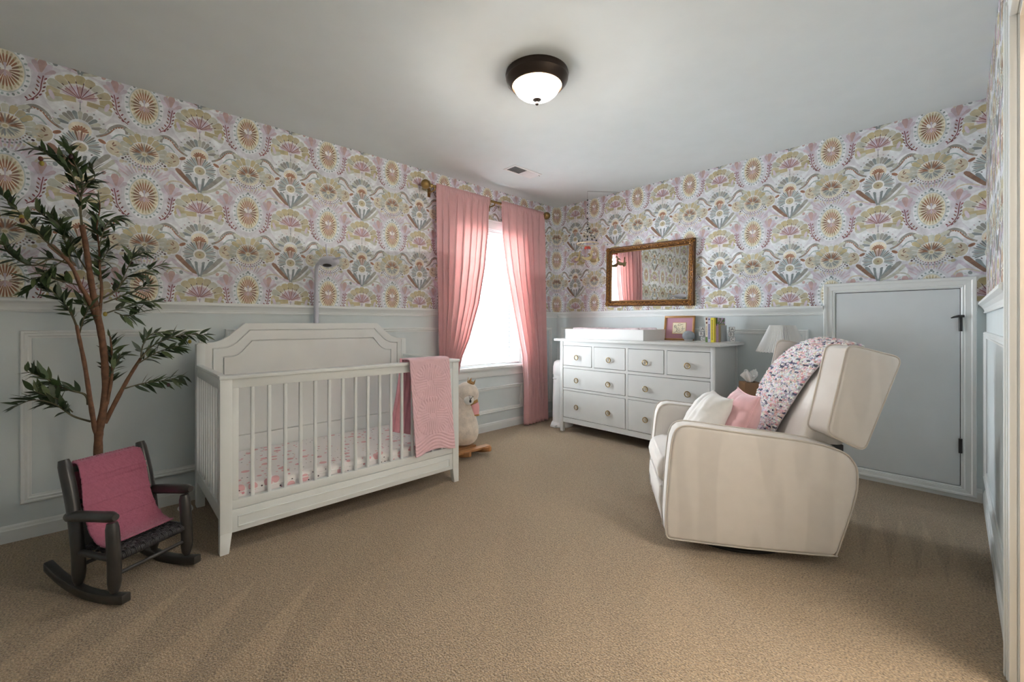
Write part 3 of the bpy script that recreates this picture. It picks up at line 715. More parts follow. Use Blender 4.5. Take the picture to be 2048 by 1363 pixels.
# ---- quilt folded over the front rail -------------------------------------
def quilt_sheet():
    ya0, ya1 = -2.538, -2.236          # at the rail
    def relief(u, v):                  # u across 0..1, v down the front 0..1
        a = 0.0
        x, y = u * .305, v * .63
        for cy_ in (.185, .405):
            dx, dy = x - .145, y - cy_; r = math.hypot(dx, dy); th = math.atan2(dy, dx)
            if r < .125:
                if r > .098: a += .0035 * (0.5 + 0.5 * cos(th * 34))
                elif r > .03 and abs(cos(th)) > .75: a += .003 * (0.5 + .5 * cos(2 * pi * abs(dy) / .016))
                elif r > .02: a += .003 * (0.5 + .5 * cos(2 * pi * dx / .014))
        if v > .82: a += .0045 * (0.5 + .5 * cos(2 * pi * (y + .014 * cos((x - .15) / .305 * 2 * pi)) / .022))
        elif abs(x - .145) > .115 or 0.29 < y < .30: a += .002 * (sin(x * 260 + y * 90) * sin(y * 230 - x * 60))
        return a
    def front(u, v):
        y = lerp(ya0, ya1, u) + v * lerp(.048, .056, u)
        drop = .612 - .030 * (0.5 - .5 * cos(4 * pi * u)) * 0 + (.030 * (cos(u * 2 * pi * 1.0) * .5 - .3))
        s = v
        if s < .06:
            a = s / .06; return (.885 + .045 * sin(a * pi / 2) , y, .8745 + .010 * cos(a * pi / 2) - .002)
        t = (s - .06) / .94
        z = .868 - t * drop * 1.0
        x = .930 + .004 * sin(u * 9 + t * 3) + relief(u, s) - .010 * min(1, t * 4) * (1 - u) * 0
        return (x, y, z)
    return front
QF = quilt_sheet()
QU = thing('baby_quilt', 'pale pink embossed quilt with scalloped hem draped over the crib rail', 'quilt', (0.9, -2.38, 0.86))
b = MB(); b.grid(QF, 110, 200); b.build('quilt_front', M_QUILT, QU, smooth=True, solid=.008, sharp=180)
def q_top(u, v):
    y = lerp(-2.538, -2.236, u); a = v * pi / 2
    return (.885 - v * .055, y, .882 - .002 * v)
def q_back(u, v):
    # gathered part hanging inside the crib, ribbed
    y = lerp(-2.55, -2.30, u) - .035 * v * (1 - u) + .006 * sin(v * 5)
    x = .838 - .020 * sin(v * pi * .5) + .007 * sin(u * 46) + (-.03 * v)
    z = .880 - v * lerp(.47, .56, u)
    if v < .08: x = lerp(.832, x, v / .08); z = lerp(.882, z, v / .08)
    return (x, y, z)
b = MB(); b.grid(q_top, 20, 4); b.build('quilt_fold', M_QUILT, QU, smooth=True, solid=.008)
M_QUILT2 = mat('pink_quilt_lining', (0.76, 0.38, 0.45), 0.9, var=0.05, vscale=30, sheen=.1)
b = MB(); b.grid(q_back, 80, 50); b.build('quilt_lining', M_QUILT2, QU, smooth=True, solid=.008, sharp=180)
# ---- baby monitor on its pole ------------------------------------------------
BMN = thing('baby_monitor', 'grey white baby monitor camera arching over the crib on a tall pole', 'baby monitor', (0.07, -2.81, 0))
M_MON = mat('monitor_grey', (0.52, 0.53, 0.60), .35, var=.02)
b = MB(); b.box(.035, -2.90, 0, .105, -2.72, .015); b.build('base', M_MON, BMN, bevel=.004)
b = MB(); b.tube([(.07, -2.81, .015), (.07, -2.81, 1.33)], .017, 14); b.build('lower_pole', M_MON, BMN, smooth=True)
b = MB(); b.tube(catmull([(.07, -2.81, 1.33), (.07, -2.81, 1.46), (.078, -2.808, 1.525), (.11, -2.803, 1.553), (.17, -2.797, 1.560)], 5), .0135, 12); b.build('arm', M_MON, BMN, smooth=True)
b = MB(); b.ball((.262, -2.79, 1.548), (.105, .062, .040), 24, 14); hd_ = b.build('camera_head', M_MON, BMN, smooth=True, sharp=180)
b = MB(); b.ball((.300, -2.815, 1.516), (.038, .030, .012), 14, 8); b.build('lens', M_BLACK, hd_, smooth=True)
b = MB(); b.tube([(.34, -2.79, 1.556), (.46, -2.78, 1.560)], [.016, .010], 10, flat=.5); b.build('nose', M_MON, hd_, smooth=True)
b = MB(); b.tube(catmull([(.235, -2.79, 1.580), (.215, -2.79, 1.64), (.21, -2.79, 1.68)], 4), .006, 8); b.build('aerial', M_MON, hd_, smooth=True)
# ================================================================== child's rocking chair
f_ = Vector((.858, .514, 0)).normalized(); l_ = Vector((-.514, .858, 0)).normalized()
O = Vector((1.028, -3.903, 0)) + l_ * .1425 - f_ * .12
KC = thing('rocking_chair', "small black wooden child's rocking chair with a woven seat", 'rocking chair', O, math.atan2(f_.y, f_.x))
def part(mb, nm, m, p, **k): return mb.build(nm, m, p, world=False, **k)
def post(pts, r, nm, p=KC):
    P = catmull(pts, 5); n = len(P)
    rr = [r * (0.55 if i == 0 else 0.86 if i == 1 else 0.75 if i == n - 1 else .96 if i == n - 2 else 1) for i in range(n)]
    b = MB(); b.tube(P, rr, 16); return part(b, nm, M_CHAIRW, p, smooth=True, sharp=50)
for s in (1, -1):
    y = -.1425 * s
    post([(.118, y, .048), (.116, y, .18), (.104, y, .322)], .0225, 'front_post')
    post([(-.085, y, .048), (-.092, y, .20), (-.125, y, .38), (-.178, y, .546)], .0225, 'back_post')
    b = MB(); P = catmull([(-.145, y - s * .004, .318), (-.03, y - s * .006, .334), (.135, y - s * .006, .350)], 5); n = len(P)
    b.tube(P, [.016] + [.0215] * (n - 3) + [.021, .013], 14); part(b, 'armrest', M_CHAIRW, KC, smooth=True, sharp=50)
    b = MB(); arc = [(lerp(-.275, .185, t), .020 + .115 * (abs(t - .60) ** 2.0) * (1.9 if t < .6 else 1.0)) for t in [i / 14 for i in range(15)]]
    poly = [(x, z - .020) for x, z in arc] + [(x, z + .016) for x, z in arc[::-1]]
    b.prism(poly, y - .017, y + .017, lambda p, q, d: (p, d, q)); part(b, 'rocker', M_CHAIRW, KC, bevel=.006, seg=2, ang=50)
def bar(nm, a, c, r): b = MB(); b.tube([a, c], r, 12); part(b, nm, M_CHAIRW, KC, smooth=True, sharp=60)
bar('stretcher', (.118, -.14, .115), (.118, .14, .115), .0075); bar('stretcher', (-.088, -.14, .12), (-.088, .14, .12), .0075)
for s in (1, -1): bar('side_stretcher', (-.09, .1425 * s, .178), (.116, .1425 * s, .178), .0125)
bar('seat_rail', (.112, -.14, .178), (.112, .14, .178), .012); bar('seat_rail', (-.09, -.14, .178), (-.09, .14, .178), .012)
bar('crest_rail', (-.164, -.14, .500), (-.164, .14, .500), .012); bar('back_rail', (-.125, -.14, .37), (-.125, .14, .37), .010)
b = MB(); NW = 14
for i in range(NW):
    y = lerp(-.118, .118, i / (NW - 1))
    for k in range(-1, 2):
        yy = y + k * .0055; P = []
        for j in range(17):
            x = lerp(-.09, .112, j / 16); P.append((x, yy, .190 + .0035 * (1 if ((j // 2 + i) % 2) else -1) + .0))
        P += [(.125, yy, .186), (.127, yy, .174), (.118, yy, .165), (.09, yy, .166)]
        b.tube(P, .0033, 6)
for j in range(11):
    x = lerp(-.075, .100, j / 10)
    for k in range(-1, 2): b.tube([(x + k * .0052, lerp(-.13, .13, i / 27), .190 + .0035 * (1 if ((j + i // 2) % 2) else -1)) for i in range(28)], .003, 6)
o_ = part(b, 'woven_seat', M_WEAVE, KC, smooth=True, sharp=180)
# knitted throw on the little chair
KB = thing('knit_throw', 'rose pink cable knit blanket hung over the little black chair', 'blanket', O, math.atan2(f_.y, f_.x))
KP = catmull([(-.205, 0, .31), (-.203, 0, .41), (-.190, 0, .500), (-.164, 0, .524), (-.139, 0, .505), (-.105, 0, .41), (-.078, 0, .32), (-.050, 0, .245), (-.005, 0, .2105), (.055, 0, .207)], 12)
def kb(u, v):
    t = v * (len(KP) - 1); i = min(int(t), len(KP) - 2); p = KP[i].lerp(KP[i + 1], t - i)
    tn = (KP[i + 1] - KP[i]).normalized(); nn = Vector((tn.z, 0, -tn.x)) * -1
    wd = lerp(.230, .262, min(1, max(0, (v - .3) / .5)))
    y = (u - .5) * wd + .004 * sin(v * 17)
    L = v * .95; r = 0
    band = (L * 100) % 9.5
    if band < 2.4: r = .0045 * (abs(sin(u * 90)) * .7 + (1 if band < .35 or band > 2.05 else 0))
    else: r = .0012 * sin(u * 130) * sin(v * 320) + .0016 * max(0, sin(u * 42 + 6 * sin(v * 44)))**6
    edge = min(u, 1 - u); sag = .010 * sin(pi * u) * (1 if .5 < v < .9 else 0)
    q = p - nn * (r + .004) * -1
    return (q.x - sag * .4, y, q.z)
b = MB(); b.grid(kb, 70, 230); part(b, 'knit_cloth', M_PINKK, KB, smooth=True, sharp=180, solid=.005)
# ================================================================== artificial olive tree
zx = lambda x, y: (x / 2.272, 280 + y / 2.272)
TD = 2.236
TX = 0.31
def tp(x, y, dd=0.0): return onx(*zx(x, y), max(.05, TX - dd * 1.1 - (.0 if dd > -.05 else .03)))
base = tp(445, 1363); base = Vector((base.x, base.y, 0))
TR = thing('olive_tree', 'tall artificial olive tree with a bare brown trunk and dark green leaves', 'tree', (base.x, base.y, 0))
b = MB(); b.lathe([(.072, 0), (.085, .01), (.098, .17), (.104, .172), (.104, .19), (.094, .19), (.092, .175)], 28, (base.x, base.y, 0)); pot_ = b.build('pot', mat('nursery_pot', (.03, .028, .026), .6), TR, smooth=True)
b = MB(); b.lathe([(.001, .160), (.09, .160), (.09, .172), (.001, .178)], 20, (base.x, base.y, 0)); b.build('soil', mat('soil', (.03, .018, .01), 1.0, var=.4, vscale=60, bump=1, bscale=120), pot_)
BR = {
 'trunk': ([(447, 1900), (450, 1600), (447, 1363), (455, 1300), (480, 1150), (475, 1000), (460, 880), (435, 750), (420, 680), (400, 550), (385, 450), (370, 385)], 0, .0190, .0105, True),
 'top': ([(372, 390), (365, 290), (375, 200), (345, 120), (325, 60), (303, 15)], .0, .006, .0016, False),
 'top2': ([(372, 300), (320, 140), (250, 90), (190, 50), (130, 40)], -.02, .004, .0012, False),
 'top3': ([(370, 250), (400, 190), (430, 170), (415, 110)], .03, .003, .0012, False),
 'left_low': ([(448, 1355), (430, 1300), (410, 1180), (385, 1020), (360, 900), (348, 840)], -.03, .0120, .0065, True),
 'left_low2': ([(350, 850), (325, 790), (290, 740), (240, 690), (180, 640)], -.05, .005, .0014, False),
 'left_low3': ([(360, 880), (380, 810), (400, 760), (360, 730)], -.02, .004, .0014, False),
 'l_twig1': ([(400, 1200), (385, 1155), (300, 1130), (200, 1080), (120, 1050)], -.07, .006, .0012, False),
 'l_twig2': ([(412, 1278), (330, 1252), (250, 1200), (150, 1180), (60, 1215)], -.05, .005, .0012, False),
 'l_twig3': ([(330, 1235), (270, 1180), (210, 1160), (130, 1130)], -.09, .003, .0012, False),
 'right_low': ([(475, 1285), (540, 1160), (590, 1070), (640, 990)], .04, .0115, .0070, True),
 'r_low2': ([(640, 990), (700, 930), (800, 890), (870, 880), (930, 885)], .06, .005, .0012, False),
 'r_low3': ([(620, 1020), (700, 970), (760, 950), (830, 930)], .02, .004, .0012, False),
 'r_low4': ([(560, 1130), (650, 1105), (750, 1090), (840, 1070)], .03, .004, .0012, False),
 'r_low5': ([(640, 990), (650, 930), (690, 880), (760, 870)], .08, .004, .0012, False),
 'mid': ([(485, 1200), (505, 1100), (510, 1020), (505, 930), (500, 890)], .02, .008, .003, True),
 'mid2': ([(508, 1060), (540, 990), (560, 960)], .05, .003, .0012, False),
 'up_left': ([(455, 850), (400, 720), (365, 660), (330, 580), (280, 520)], -.03, .0115, .0065, True),
 'ul2': ([(280, 520), (200, 450), (130, 370), (60, 300), (10, 250)], -.09, .005, .0012, False),
 'ul3': ([(310, 560), (230, 540), (150, 570), (60, 530), (10, 460)], -.13, .005, .0012, False),
 'ul4': ([(365, 660), (280, 640), (200, 620), (120, 640)], -.09, .004, .0012, False),
 'ul5': ([(330, 580), (300, 470), (270, 390), (230, 330)], -.02, .004, .0012, False),
 'ul6': ([(400, 600), (350, 520), (300, 420), (180, 330), (160, 300)], .04, .004, .0012, False),
 'ul7': ([(300, 540), (220, 590), (170, 640), (120, 690)], -.06, .003, .0012, False),
 'up_right': ([(452, 800), (462, 680), (455, 600), (450, 480), (440, 400), (455, 300), (440, 250)], .03, .0080, .0015, False),
 'ur1': ([(450, 480), (480, 390), (520, 350), (550, 350)], .06, .003, .0012, False),
 'ur1b': ([(455, 560), (480, 520), (500, 480)], .05, .003, .0012, False),
 'ur2': ([(462, 720), (530, 680), (580, 620), (650, 600), (740, 560)], .08, .005, .0012, False),
 'ur3': ([(540, 670), (590, 560), (630, 510), (670, 510)], .12, .003, .0012, False),
 'ur4': ([(470, 790), (560, 760), (640, 740), (715, 735)], .05, .004, .0012, False),
 'ur5': ([(470, 740), (550, 710), (620, 680), (690, 650)], .02, .004, .0012, False),
 'ur6': ([(520, 780), (580, 800), (640, 780)], .02, .003, .0012, False),
}
LM = []
for k in range(3):
    b = MB(); n = 7; L = 1.0; curl = (.10, .20, .03)[k]; P = []; fs = []
    for i in range(n + 1):
        t = i / n; wd = .128 * (sin(pi * min(1, t * 1.02) ** .8)) if 0 < i < n else .004
        z = -curl * t * t
        P += [(t, -wd, z + .18 * wd), (t, 0, z - .0), (t, wd, z + .18 * wd)]
    for i in range(n): fs += [(3 * i, 3 * i + 3, 3 * i + 4, 3 * i + 1), (3 * i + 1, 3 * i + 4, 3 * i + 5, 3 * i + 2)]
    for mi, mm in enumerate(M_LEAF):
        me = bpy.data.meshes.new('leaf'); me.from_pydata(P, [], fs); me.materials.append(mm)
        me.polygons.foreach_set('use_smooth', [True] * len(me.polygons)); LM.append((me, P, fs, mi))
leaves = []; LR = random.Random(11)
for nm, (pts, dd, r0, r1, bare) in BR.items():
    n = len(pts); Q = [tp(x, y, dd * (i / (n - 1)) ** .8 + (0.012 * sin(i * 2.1 + len(nm)))) for i, (x, y) in enumerate(pts)]
    if nm == 'trunk': Q[0] = Vector((base.x, base.y, .17)); Q[1] = Q[0].lerp(Q[2], .5)
    P = catmull(Q, 5); k = len(P)
    b = MB(); b.tube(P, [lerp(r0, r1, i / (k - 1)) * (1 + .06 * sin(i * 1.7)) for i in range(k)], 9 if bare else 6)
    b.build('trunk' if nm == 'trunk' else 'branch', M_BARK if r0 > .006 else M_TWIG, TR, smooth=True, sharp=180)
    if bare and nm != 'mid': continue
    s0 = .18 if nm not in ('up_right', 'mid', 'l_twig1', 'l_twig2') else .28
    acc = 0.0; tot = sum((P[i + 1] - P[i]).length for i in range(k - 1)); run = 0; step = .0104; nxt = tot * s0; side = 1
    for i in range(k - 1):
        seg = P[i + 1] - P[i]; L = seg.length
        while nxt <= run + L:
            p = P[i] + seg * ((nxt - run) / L); d = seg.normalized(); end = nxt > tot * .93
            for sgn in (1, -1):
                if LR.random() < .18: continue
                rv = Vector((LR.uniform(-1, 1), LR.uniform(-1, 1), LR.uniform(-1, 1))); ax = d.cross(rv + RT * .4 * sgn).normalized()
                dirv = (d * LR.uniform(.45, 1.1) + ax * sgn * LR.uniform(.5, 1.0) + UP * LR.uniform(-.25, .15) + RT * LR.uniform(-.2, .2)).normalized()
                leaves.append((p, dirv, LR.uniform(.055, .088) * (0.8 if end else 1), LR.uniform(-1, 1)))
            nxt += step * LR.uniform(.8, 1.35)
        run += L
def leaf_matrix(p, d, L, roll):
    zq = Vector((0, 0, 1)) - FW * .5 + RT * roll * .8; y = zq.cross(d); y = y.normalized() if y.length > 1e-3 else d.orthogonal().normalized(); z = d.cross(y)
    return Matrix.Translation(p) @ Matrix((d, y, z)).transposed().to_4x4() @ Matrix.Diagonal((L, L * 1.05, L, 1))
leaves = [q for q in leaves if q[0].x + q[1].x * q[2] > .02]
leaves.sort(key=lambda q: -q[2]); extra = MB(); ex = [MB(), MB(), MB()]
for i, q in enumerate(leaves):
    me, P, fs, mi = LM[LR.randrange(9)] if LR.random() < .75 else LM[(LR.randrange(3)) * 3]
    M_ = MWI[TR.name] @ leaf_matrix(*q)
    if i < 300:
        o = bpy.data.objects.new('leaf', me); COL.objects.link(o); o.parent = TR; o.matrix_basis = M_
    else:
        ex[mi].add([leaf_matrix(*q) @ Vector(p) for p in P], fs)
for mi in range(3):
    if ex[mi].v: o = ex[mi].build('leaves', M_LEAF[mi], TR, smooth=True, sharp=180); o['kind'] = 'stuff'
M_OL = [mat('olive_fruit_dark', (.035, .010, .014), .3), mat('olive_fruit_brown', (.12, .03, .02), .3), mat('olive_fruit_yellow', (.28, .22, .03), .35)]
for x, y, dd, mi in ((185, 85, -.02, 1), (190, 106, -.02, 2), (322, 75, 0, 0), (420, 332, .03, 0), (100, 365, -.08, 1), (98, 350, -.07, 2), (598, 560, .12, 0), (862, 915, .05, 2), (765, 1112, .03, 0), (478, 790, .02, 2), (302, 605, -.06, 0)):
    b = MB(); c_ = tp(x, y, dd - .02); b.ball(c_, (.009, .009, .012), 10, 8); b.build('olive', M_OL[mi], TR, smooth=True, sharp=180)
# ================================================================== window blind, curtains
BL = thing('window_blind', 'white slatted blind lowered inside the window', 'blind', (-0.035, -1.065, 0.68))
M_BLIND = mat('blind_white', (.80, .81, .80), .45, var=.01)
by0, by1 = wy0 + .018, wy1 - .018
b = MB(); b.box(-.065, by0, wz1 - .060, -.012, by1, wz1 - .016); b.build('headrail', M_BLIND, BL, bevel=.003)
b = MB(); b.box(-.060, by0, wz0 + .022, -.014, by1, wz0 + .040); b.build('bottom_rail', M_BLIND, BL, bevel=.003)
me0 = None; ns = 29; zt0, zt1 = wz0 + .075, wz1 - .085
tl = radians(3)
for k in range(ns):
    z = lerp(zt0, zt1, k / (ns - 1))
    if me0 is None:
        b = MB(); pr = []
        for i in range(7):
            t = i / 6 - .5; pr.append((t * .050, .0035 * (1 - (2 * t) ** 2)))
        poly = pr + [(p, q - .0042) for p, q in pr[::-1]]
        poly = [(p * cos(tl) - q * sin(tl), p * sin(tl) + q * cos(tl)) for p, q in poly]
        b.prism(poly, by0, by1, lambda p, q, d: (-.037 + p, d, z + q)); o = b.build('slat', M_BLIND, BL, smooth=True, sharp=40); me0 = o.data; zb = z
    else:
        o = bpy.data.objects.new('slat', me0); COL.objects.link(o); o.parent = BL; o.location = (0, 0, z - zb)
for y in (by0 + .12, (by0 + by1) / 2, by1 - .12):
    b = MB()
    for x in (-.063, -.011): b.tube([(x, y, wz0 + .03), (x, y, wz1 - .05)], .0009, 5)
    b.build('ladder_cord', M_BLIND, BL)
RD = thing('curtain_rod', 'aged brass curtain rod with round ball finials above the window', 'curtain rod', (0.10, -1.09, 2.335))
ry_, rz_ = .10, 2.338
b = MB(); b.tube([(ry_, -1.83, rz_), (ry_, -.345, rz_)], .0125, 16); b.build('rod', M_BRASS, RD, smooth=True)
for y, s in ((-1.895, -1), (-.295, 1)):
    b = MB(); b.ball((ry_, y, rz_), .042, 20, 14); b.build('finial', M_BRASS, RD, smooth=True, sharp=180)
    b = MB(); b.tube([(ry_, y - s * .075, rz_), (ry_, y - s * .06, rz_), (ry_, y - s * .052, rz_), (ry_, y - s * .035, rz_)], [.014, .020, .016, .018], 16); b.build('finial_neck', M_BRASS, RD, smooth=True)
for y in (-1.80, -1.085, -.38):
    b = MB(); b.tube([(.018 if abs(y + 1.085) < .2 else .002, y, rz_ - .035), (.06, y, rz_ - .035), (ry_, y, rz_ - .030), (ry_, y, rz_ - .012)], .007, 8); b.box(.001, y - .014, rz_ - .075, .008, y + .014, rz_ + .01); b.build('bracket', M_BRASS, RD, smooth=True)
def curtain(nm, label, left, right, npl, amp, x0, seed, zbot):
    rs = random.Random(seed); ph = [rs.uniform(0, 6.28) for _ in range(4)]
    g = thing(nm, label, 'curtain', (x0, (interp(left, 1) + interp(right, 1)) / 2, zbot), 0, 'pink curtains at the window')
    ztop = rz_ + .028
    def fn(u, v):
        z = lerp(ztop, zbot, v); L = interp(left, v); Rr = interp(right, v)
        uu = u + .018 * sin(2 * pi * u * 2 + ph[0]) * min(1, v * 3)
        y = lerp(L, Rr, uu)
        a = amp * (0.35 + .65 * min(1, v * 6)) * (1.0 if v > .025 else .25)
        th = 2 * pi * npl * (uu + .022 * sin(2 * pi * uu * 1.5 + ph[2])) + ph[1] + .5 * sin(2.2 * v + ph[2])
        s0 = sin(th); wv = (abs(s0) ** .6) * (1 if s0 > 0 else -1) + .22 * sin(2.7 * th + ph[3] + 1.2 * v)
        x = x0 + a * wv + .012 * sin(2.4 * v + u * 3) + .007 * sin(2 * pi * npl * 3.3 * u + ph[0]) * math.exp(-9 * v)
        if v < .022: x = ry_ + (.0155) * (1 if True else 0) + .002 * sin(2 * pi * npl * 3 * u)
        return (x, y + (Rr - L) / npl * .16 * sin(2 * th) * min(1, v * 8), z)
    b = MB(); b.grid(fn, 220, 80); b.build('panel', M_CURT, g, smooth=True, sharp=180, solid=.0016)
    # rod pocket wrapping the back of the rod and the heading stitched above it
    def pk(u, v):
        a = lerp(-.5, 1.5, v) * pi; r = .0158 + .0012 * sin(2 * pi * npl * 3 * u + v)
        return (ry_ + r * cos(a), lerp(interp(left, 0), interp(right, 0), u), rz_ + r * sin(a))
    b = MB(); b.grid(pk, 120, 14); b.build('rod_pocket', M_CURT, g, smooth=True, sharp=180)
    return g
curtain('curtain', 'pink curtain panel swept back to the crib side of the window',
        [(0, -1.793), (.3, -1.785), (.6, -1.765), (.7, -1.75), (1, -1.74)], [(0, -1.154), (.15, -1.165), (.3, -1.205), (.45, -1.28), (.6, -1.41), (.67, -1.50), (.75, -1.55), (1, -1.55)], 8, .026, .112, 5, .012)
curtain('curtain', 'pink curtain panel hanging to the carpet on the dresser side of the window',
        [(0, -1.004), (.15, -.985), (.3, -.925), (.45, -.84), (.6, -.75), (.68, -.70), (.8, -.675), (1, -.675)], [(0, -.358), (.3, -.350), (.6, -.325), (1, -.300)], 7, .026, .112, 9, .012)
# ================================================================== diaper pail
DP = thing('diaper_pail', 'tall white diaper pail between the curtain and the dresser', 'diaper pail', (0.368, -0.345, 0))
pc = (.368, -.345, 0)
b = MB(); b.lathe([(.128, .035), (.132, .05), (.131, .30), (.124, .50), (.122, .555), (.002, .555)], 30, pc, .76, .80); b.build('body', M_WHITE, DP, smooth=True)
b = MB(); b.lathe([(.126, .555), (.130, .563), (.127, .64), (.112, .69), (.075, .712), (.002, .716)], 30, pc, .76, .80); b.build('lid', M_WHITE, DP, smooth=True)
b = MB(); b.lathe([(.150, 0), (.158, .012), (.152, .030), (.134, .052), (.12, .055)], 30, pc, .76, .80); b.build('base', M_WHITE, DP, smooth=True)
b = MB(); b.ball((.345, -.345 - .094, .520), (.030, .014, .012), 14, 8); b.build('latch', M_WHITE, DP, smooth=True)
b = MB(); b.box(.330, -.500, .006, .400, -.455, .030); b.build('foot_pedal', M_WHITE, DP, bevel=.006)
# ================================================================== plush swan rocker
SW = thing('swan_rocker', 'cream plush swan rocking toy on wooden rockers beside the crib', 'rocking toy', (.35, -1.73, 0))
sy_ = -1.73
def bulb(stations, n=20):
    def mk(b, M=None):
        pass
    b = MB(); P = []
    for (x, z, rx, ry2, tilt) in stations:
        for j in range(n):
            a = 2 * pi * j / n; d = Vector((cos(a) * rx, sin(a) * ry2, 0)); d = Matrix.Rotation(tilt, 3, 'Y') @ d
            P.append((x + d.x, sy_ + d.y, z + d.z))
    k = len(stations); fs = []
    for i in range(k - 1):
        for j in range(n):
            j2 = (j + 1) % n; fs.append((i * n + j, i * n + j2, (i + 1) * n + j2, (i + 1) * n + j))
    fs += [tuple(range(n))[::-1], tuple(range((k - 1) * n, k * n))]
    b.add(P, fs); return b
b = bulb([(.36, .075, .06, .05, 0), (.37, .085, .14, .10, 0), (.375, .13, .185, .135, 0), (.385, .20, .190, .145, 0), (.40, .265, .160, .130, 0), (.425, .33, .115, .105, .12), (.440, .40, .088, .088, .08), (.438, .46, .078, .080, -.1), (.432, .52, .078, .078, -.2), (.44, .575, .070, .072, .0), (.45, .60, .04, .04, .0)], 28)
b.build('body', M_PLUSH, SW, smooth=True, sharp=180, sub=1)
b = MB(); b.ball((.478, sy_, .525), (.098, .088, .086), 24, 16, Matrix.Rotation(.7, 3, 'Y')); hd2 = b.build('head', M_PLUSH, SW, smooth=True, sharp=180)
for s in (-1, 1):
    b = MB(); b.ball((.500, sy_ + s * .074, .475), (.042, .022, .040), 14, 10); b.build('eye_patch', mat('plush_white', (.76, .75, .73), 1, var=.05, bump=.5, bscale=200), hd2, smooth=True)
    b = MB(); b.ball((.515, sy_ + s * .092, .470), (.010, .006, .014), 10, 8); b.build('eye', M_BLACK, hd2, smooth=True)
    b = MB()
    for k in range(4): b.tube([(.515, sy_ + s * .094, .480), (.508 + .010 * k, sy_ + s * .098, .503 + .004 * (k % 2)), (.506 + .014 * k, sy_ + s * .098, .520 - .003 * k)], .0015, 5)
    b.build('eyelash', M_BLACK, hd2)
M_GOLDF = mat('gold_fabric', (.36, .20, .06), .45, .5, var=.2, vscale=40); M_PNKF = mat('pink_felt', (.75, .38, .40), .9, var=.05)
ax = Vector((.35, 0, -.94))
def bk(t, r): c_ = Vector((.520, sy_, .450)) + ax * t; return c_, r
b = MB(); b.tube([(.505, sy_, .475), (.528, sy_, .432)], [.052, .044], 16); b.build('beak_band', M_GOLDF, hd2, smooth=True)
b = MB(); b.tube([(.528, sy_, .432), (.540, sy_, .40), (.548, sy_, .365), (.552, sy_, .345)], [.042, .038, .028, .022], 16); b.build('beak', M_PNKF, hd2, smooth=True)
b = MB(); b.ball((.553, sy_, .338), (.026, .024, .010), 12, 8); b.build('beak_tip', M_GOLDF, hd2, smooth=True)
b = MB(); ca_ = Vector((.500, sy_, .600)); cax = Vector((.35, 0, .94)).normalized(); e1 = cax.orthogonal().normalized(); e2 = cax.cross(e1); P = []; n = 20
for j in range(n):
    a = 2 * pi * j / n; d = e1 * cos(a) + e2 * sin(a); P += [ca_ + d * .028, ca_ + d * .034 + cax * (.045 if j % 4 == 0 else .018)]
b.add(P, [(2 * j, 2 * ((j + 1) % n), 2 * ((j + 1) % n) + 1, 2 * j + 1) for j in range(n)]); b.build('crown', M_GOLDF, hd2, solid=.003)
# the head is turned toward the window
TQ = Matrix.Translation((.455, sy_, 0)) @ Matrix.Rotation(radians(42), 4, 'Z') @ Matrix.Translation((-.455, -sy_, 0))
Lq = MWI[SW.name]
for o in [hd2] + list(hd2.children): o.data.transform(Lq @ TQ @ Lq.inverted())
for s in (-1, 1):
    b = MB(); y = sy_ + s * .105; arc = [(lerp(.165, .665, t), .012 + .16 * (t - .45) ** 2 * 1.0) for t in [i / 16 for i in range(17)]]
    b.prism([(x, z - .010) for x, z in arc] + [(x, z + .032) for x, z in arc[::-1]], y - .012, y + .012, lambda p, q, d: (p, d, q)); b.build('rocker', M_WOOD, SW, bevel=.008, seg=3, ang=60)
for x in (.24, .56):
    b = MB(); b.box(x - .03, sy_ - .17 if x > .5 else sy_ - .12, .046 + (.008 if x > .5 else .0), x + .03, sy_ + (.17 if x > .5 else .12), .068 + (.008 if x > .5 else 0)); b.build('cross_bar', M_WOOD, SW, bevel=.006)
b = MB(); b.box(.22, sy_ - .085, .050, .50, sy_ + .085, .078); b.build('seat_board', M_WOOD, SW, bevel=.005)
for s in (-1, 1):
    b = MB(); b.ball((.30, sy_ + s * .135, .24), (.13, .035, .085), 18, 12, Matrix.Rotation(-.25, 3, 'Y')); b.build('wing', M_PLUSH, SW, smooth=True, sharp=180)
# ================================================================== dresser
DR = thing('dresser', 'white eight drawer dresser with brass ring pulls under the gold mirror', 'dresser', (1.26, -.28, 0))
dx0, dx1, dyf, dyb = .491, 2.043, -.525, -.035
b = MB(); b.box(.431, -.555, .930, 2.090, -.020, .953); b.build('top', M_DRES, DR, bevel=.003)
for xa, xb in ((dx0, dx0 + .036), (dx1 - .036, dx1)):
    for ya, yb in ((dyf, dyf + .036), (dyb - .036, dyb)):
        b = MB(); b.box(xa, ya, 0, xb, yb, .930); b.build('leg', M_DRES, DR, bevel=.002)
    b = MB(); xm = (xa + xb) / 2; b.box(xm - .009, dyf + .036, .13, xm + .009, dyb - .036, .930); b.build('side_panel', M_DRES, DR)
gx0, gx1 = dx0 + .036, dx1 - .036
b = MB(); b.box(gx0, dyf + .004, .885, gx1, dyf + .03, .930); b.build('top_rail', M_DRES, DR)
b = MB(); b.box(gx0, dyf + .004, .098, gx1, dyf + .03, .148); b.build('bottom_rail', M_DRES, DR)
b = MB(); b.box(gx0, dyb - .010, .12, gx1, dyb - .002, .92); b.build('back_panel', M_DRES, DR)
b = MB(); b.box(gx0, dyf + .010, .135, gx1, dyb - .012, .145); b.build('bottom_panel', M_DRES, DR)
b = MB(); b.box(gx0, dyf + .022, .148, gx1, dyf + .026, .885); b.build('drawer_gap', M_GAPSHADE, DR)  # near-black sheet that paints the shade between the drawer fronts
xm = (gx0 + gx1) / 2
